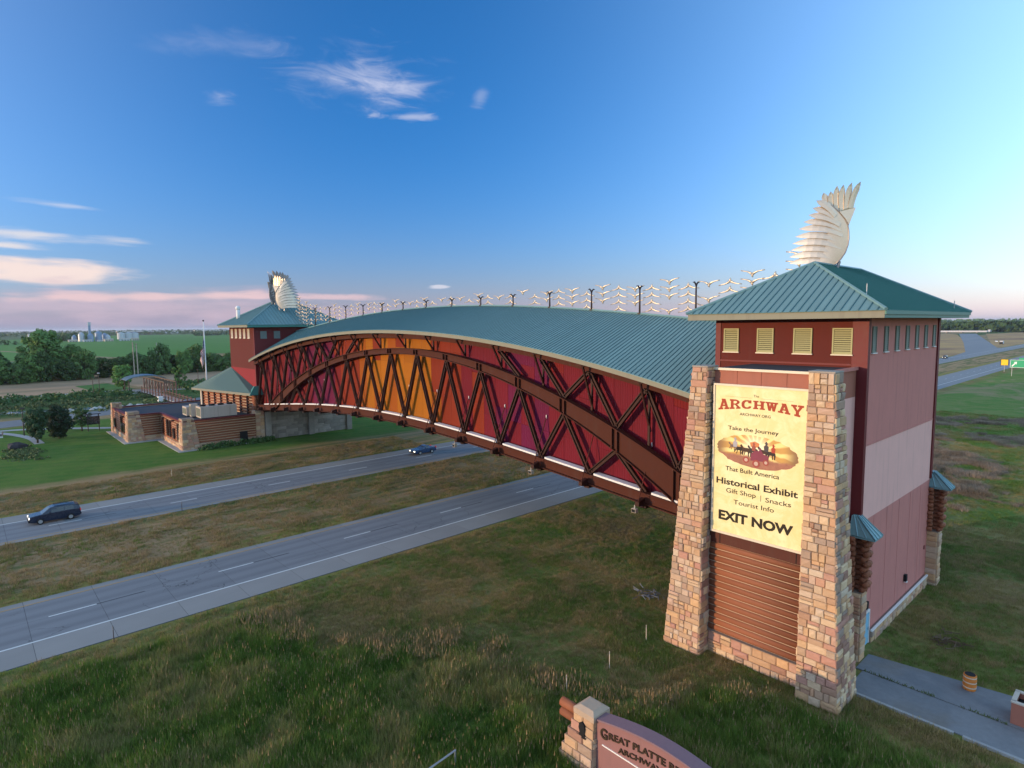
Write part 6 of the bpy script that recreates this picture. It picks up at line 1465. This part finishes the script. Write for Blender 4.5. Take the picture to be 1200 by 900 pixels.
q.f += [(0, 1, 2, 3), (4*n+3, 4*n+2, 4*n+1, 4*n)]; q.mi += [0, 0]
q.build('panel_cap', pm('bluish mauve cap', (.20, .125, .145), .7, .1), MS)
def bend(x, z): return x, z + (ptop(x-14.01) - 3.38)
flat_text('raised_lettering', 'REAT PLATTE RIVER ROAD', M_brass, MS, (-13.75, pf, 2.87), (1, 0, 0), 6.2, .34, bold=.02, depth=.05, warp=bend)
flat_text('raised_letter', 'G', M_brass, MS, (-17.14, pf, 2.45), (1, 0, 0), .40, .52, bold=.02, depth=.06)
flat_text('raised_lettering', 'ARCHWAY MONUMENT', M_brass, MS, (-13.7, pf, 2.37), (1, 0, 0), 5.2, .27, bold=.015, depth=.05, warp=bend)
MB().box(-17.25, -11.0, pf-.04, pf-.003, 1.80, 1.86).build('inlay_line', M_white, MS)
# ------------------------------------------------------------------ grass as scattered tufts (nobody could count it)
def blade_tuft(name, seed, n, h, spread, width, m, seeds=0, mseed=None):
    r = random.Random(seed); q = MB()
    for k in range(n):
        a = r.uniform(0, 6.28); rad = spread*math.sqrt(r.random()); p = Vector((rad*math.cos(a), rad*math.sin(a), -.03)); hh = h*r.uniform(.55, 1.15)
        d = Vector((math.cos(a+r.uniform(-1, 1)), math.sin(a+r.uniform(-1, 1)), 0))*r.uniform(.1, .6)*hh; s = Vector((-d.y, d.x, 0)).normalized()*width*r.uniform(.7, 1.3)
        p1 = p+d*.35+Vector((0, 0, hh*.6)); p2 = p+d+Vector((0, 0, hh))
        q.add([p-s, p+s, p1+s*.75, p1-s*.75, p2], [(0, 1, 2, 3), (3, 2, 4)], 0)
        if k < seeds:
            t = p2+Vector((0, 0, .02)); q.add([t-s*2.2-Vector((0, 0, .16)), t+s*2.2-Vector((0, 0, .16)), t+Vector((0, 0, .14))], [(0, 1, 2)], 1)
    me = q.mesh(name, [m, mseed or m]); return me
def grass_mat(name, stops):
    m = bpy.data.materials.new(name); m.use_nodes = True; t = NT(m.node_tree); bs = t.n['Principled BSDF']; bs.inputs['Roughness'].default_value = .85; bs.inputs['Specular IOR Level'].default_value = .15
    oi = t.new('ShaderNodeObjectInfo'); cr = t.new('ShaderNodeValToRGB'); P = oi.outputs['Location']
    f = t.math('ADD', t.math('MULTIPLY', oi.outputs['Random'], .38), t.math('MULTIPLY', t.step(t.noise(P, .16, 5.0, .65, .8), .38, .58), .72), clamp=True); t.l.new(f, cr.inputs[0])
    set_ramp(cr, stops)
    g = t.new('ShaderNodeNewGeometry'); k = t.math('ADD', .7, t.math('MULTIPLY', g.outputs['Random Per Island'], .6))
    v = t.new('ShaderNodeVectorMath', operation='SCALE'); t.l.new(cr.outputs[0], v.inputs[0]); t.l.new(k, v.inputs['Scale']); t.l.new(v.outputs[0], bs.inputs['Base Color'])
    tr = t.new('ShaderNodeBsdfTranslucent'); t.l.new(v.outputs[0], tr.inputs['Color']); mx = t.new('ShaderNodeMixShader'); mx.inputs[0].default_value = .40   # thin blades let light through
    t.l.new(bs.outputs[0], mx.inputs[1]); t.l.new(tr.outputs[0], mx.inputs[2]); t.l.new(mx.outputs[0], t.n['Material Output'].inputs['Surface']); return m
G_tall = grass_mat('lush tall grass', [(.070, .138, .022), (.104, .180, .030), (.150, .220, .040), (.290, .250, .098)])
G_short = grass_mat('short prairie grass', [(0.111, 0.189, 0.036), (0.156, 0.215, 0.046), (0.227, 0.218, 0.068), (0.338, 0.254, 0.100)])
G_dry = grass_mat('dry straw grass', [(.19, .17, .068), (.30, .215, .105), (.36, .25, .135)])
G_lawn = grass_mat('mown lawn', [(0.039, 0.098, 0.015), (0.065, 0.124, 0.020), (0.098, 0.143, 0.030)])
G_seed = pm('straw seed heads', (.30, .20, .11), .9, .3, 3.0)
def scatter(name, protos, pts, scl, seed):
    """tufts instanced on a cloud of points with geometry nodes"""
    c = bpy.data.collections.new(name + ' tufts')
    for me in protos: c.objects.link(bpy.data.objects.new('tuft', me))
    r = np.random.default_rng(seed); n = len(pts)
    me = bpy.data.meshes.new(name); me.vertices.add(n); me.vertices.foreach_set('co', np.asarray(pts, np.float32).ravel())
    a = me.attributes.new('sc', 'FLOAT', 'POINT'); a.data.foreach_set('value', np.asarray(scl, np.float32))
    a = me.attributes.new('rot', 'FLOAT', 'POINT'); a.data.foreach_set('value', r.uniform(0, 6.28, n).astype(np.float32))
    a = me.attributes.new('pick', 'INT', 'POINT'); a.data.foreach_set('value', r.integers(0, len(protos), n).astype(np.int32))
    o = bpy.data.objects.new(name, me); col.objects.link(o); o['kind'] = 'stuff'
    g = bpy.data.node_groups.new(name, 'GeometryNodeTree'); g.is_modifier = True
    g.interface.new_socket('Geometry', in_out='INPUT', socket_type='NodeSocketGeometry'); g.interface.new_socket('Geometry', in_out='OUTPUT', socket_type='NodeSocketGeometry')
    N, L = g.nodes, g.links; gi = N.new('NodeGroupInput'); go = N.new('NodeGroupOutput'); ip = N.new('GeometryNodeInstanceOnPoints'); ci = N.new('GeometryNodeCollectionInfo')
    ci.inputs['Collection'].default_value = c; ci.inputs['Separate Children'].default_value = True; ci.inputs['Reset Children'].default_value = True
    def attr(nm, typ):
        nd = N.new('GeometryNodeInputNamedAttribute'); nd.data_type = typ; nd.inputs['Name'].default_value = nm; return next(s for s in nd.outputs if s.enabled)
    cx = N.new('ShaderNodeCombineXYZ'); L.new(attr('rot', 'FLOAT'), cx.inputs['Z']); cs = N.new('ShaderNodeCombineXYZ'); s_ = attr('sc', 'FLOAT')
    for k in range(3): L.new(s_, cs.inputs[k])
    e2 = N.new('FunctionNodeEulerToRotation'); L.new(cx.outputs[0], e2.inputs[0])
    L.new(gi.outputs[0], ip.inputs['Points']); L.new(ci.outputs[0], ip.inputs['Instance']); ip.inputs['Pick Instance'].default_value = True
    L.new(attr('pick', 'INT'), ip.inputs['Instance Index']); L.new(e2.outputs[0], ip.inputs['Rotation']); L.new(cs.outputs[0], ip.inputs['Scale']); L.new(ip.outputs[0], go.inputs[0])
    o.modifiers.new('scatter', 'NODES').node_group = g
    return o
rg = np.random.default_rng(3)
def field(x0, x1, y0, y1, n): return np.stack([rg.uniform(x0, x1, n), rg.uniform(y0, y1, n), np.zeros(n)], 1)
def nz2(P, s, off=0): return np.array([noise.fractal(Vector((a*s+off, b_*s, 0)), .6, 2.0, 4) for a, b_, c in P])
def clear(P):
    """keep tufts off buildings, apron, roads and the sign"""
    x, y = P[:, 0], P[:, 1]; xr = x + y*RA; k = np.ones(len(P), bool)
    k &= ~((x > -23.3) & (x < -12.6) & (y > 35.3) & (y < 58.1)); k &= ~((x > -12.6) & (x < 3) & (y > 36.9) & (y < 42.6 + .17*(x+12.5)))
    k &= ~((x > -20) & (x < -7.4) & (y > 20.7) & (y < 22.4)); k &= ~((xr > -61.2) & (xr < -49.2)); k &= ~((xr > -91.1) & (xr < -79.1))
    k &= ~((x > -153.4) & (x < -117.2) & (y > 21.2) & (y < 62)); return P[k]
tall = [blade_tuft('tall_tuft', s, 26, .85, .32, .012, G_tall, 0) for s in range(3)] + [blade_tuft('tall_tuft', 8, 26, .8, .32, .012, G_tall, 0), blade_tuft('seeding_tuft', 9, 22, .9, .34, .011, G_tall, 4, G_seed)]
short = [blade_tuft('short_tuft', 20+s, 22, .24, .26, .010, G_short) for s in range(3)] + [blade_tuft('straw_tuft', 30, 20, .30, .26, .009, G_dry)]
dry = [blade_tuft('straw_tuft', 40+s, 20, .30, .3, .012, G_dry) for s in range(2)] + [blade_tuft('short_tuft', 45, 22, .26, .3, .012, G_short)]
P = clear(field(-46, -4, -3, 40, 46000)); nn_ = nz2(P, .11)
edge = 14.5 + .62*(P[:, 0]+42) + 3.0*nn_            # upper limit of the lush hollow
k = (P[:, 1] < np.minimum(edge, 33.8)); T = P[k]; sc = np.clip(.62+.35*nz2(T, .3, 5)+rg.uniform(-.15, .25, len(T)), .3, 1.25)
scatter('tall_grass', tall, T, sc, 1)
S_ = P[~k]; S2 = clear(np.concatenate([field(-49, -24, -2, 75, 30000), field(-24, 6, 33, 75, 26000)]))
e2 = 14.5+.62*(S2[:, 0]+42); S2 = S2[(S2[:, 1] > e2-1) | (S2[:, 0] < -45.6)]; A_ = np.concatenate([S_, S2]); q_ = nz2(A_, .2, 3)
scatter('short_grass', short, A_, np.clip(.75+.5*q_+rg.uniform(-.2, .3, len(A_)), .3, 1.5), 2)
D_ = clear(np.concatenate([field(-79.5, -60.5, -6, 80, 16000), field(-104, -90.6, -6, 62, 12000)])); scatter('median_grass', dry, D_, np.clip(.8+.6*nz2(D_, .25, 1), .35, 1.5), 3)

E_ = clear(field(-44, 30, 58, 175, 60000)); E_ = E_[E_[:, 0] < 2+.0*E_[:, 1]]; qe = nz2(E_, .06, 8)
scatter('east_field_grass', short[:3], E_[qe < .12], np.clip(1.0+.5*nz2(E_[qe < .12], .25, 4), .5, 1.8), 4)
G_brush = grass_mat('grey brown brush', [(.20, .15, .10), (.28, .21, .15), (.36, .28, .21)])
brush = [blade_tuft('brush_tuft', 60+s, 26, .55, .5, .016, G_brush) for s in range(2)]
B_ = E_[(qe > .10) & (E_[:, 1] > 82)]; scatter('dry_brush', brush, B_, np.clip(.8+.8*nz2(B_, .2, 2), .4, 1.6), 5)

rim = P[(np.abs(P[:, 1]-edge) < 1.5) & (P[:, 1] < 33.5) & (nz2(P, .22, 6) > -.05)][::3]
seeding = [blade_tuft('seeding_tuft', 70+s, 16, .75, .34, .011, G_short, 10, G_seed) for s in range(2)]
scatter('seeding_grass', seeding, rim, np.clip(.8+.3*nz2(rim, .4, 1)+rg.uniform(-.2, .2, len(rim)), .4, 1.3), 6)
# ------------------------------------------------------------------ evening haze
hm = bpy.data.materials.new('thin evening haze'); hm.use_nodes = True; ht = hm.node_tree; ht.nodes.clear()
ho = ht.nodes.new('ShaderNodeOutputMaterial'); hv = ht.nodes.new('ShaderNodeVolumePrincipled'); hv.inputs['Color'].default_value = (.80, .86, 1.0, 1); hv.inputs['Density'].default_value = .00005; hv.inputs['Anisotropy'].default_value = .2
ht.links.new(hv.outputs[0], ho.inputs['Volume'])
MB().box(-41000, 41000, -41000, 41000, -1.2, 48).build('haze', hm, None, kind='stuff')
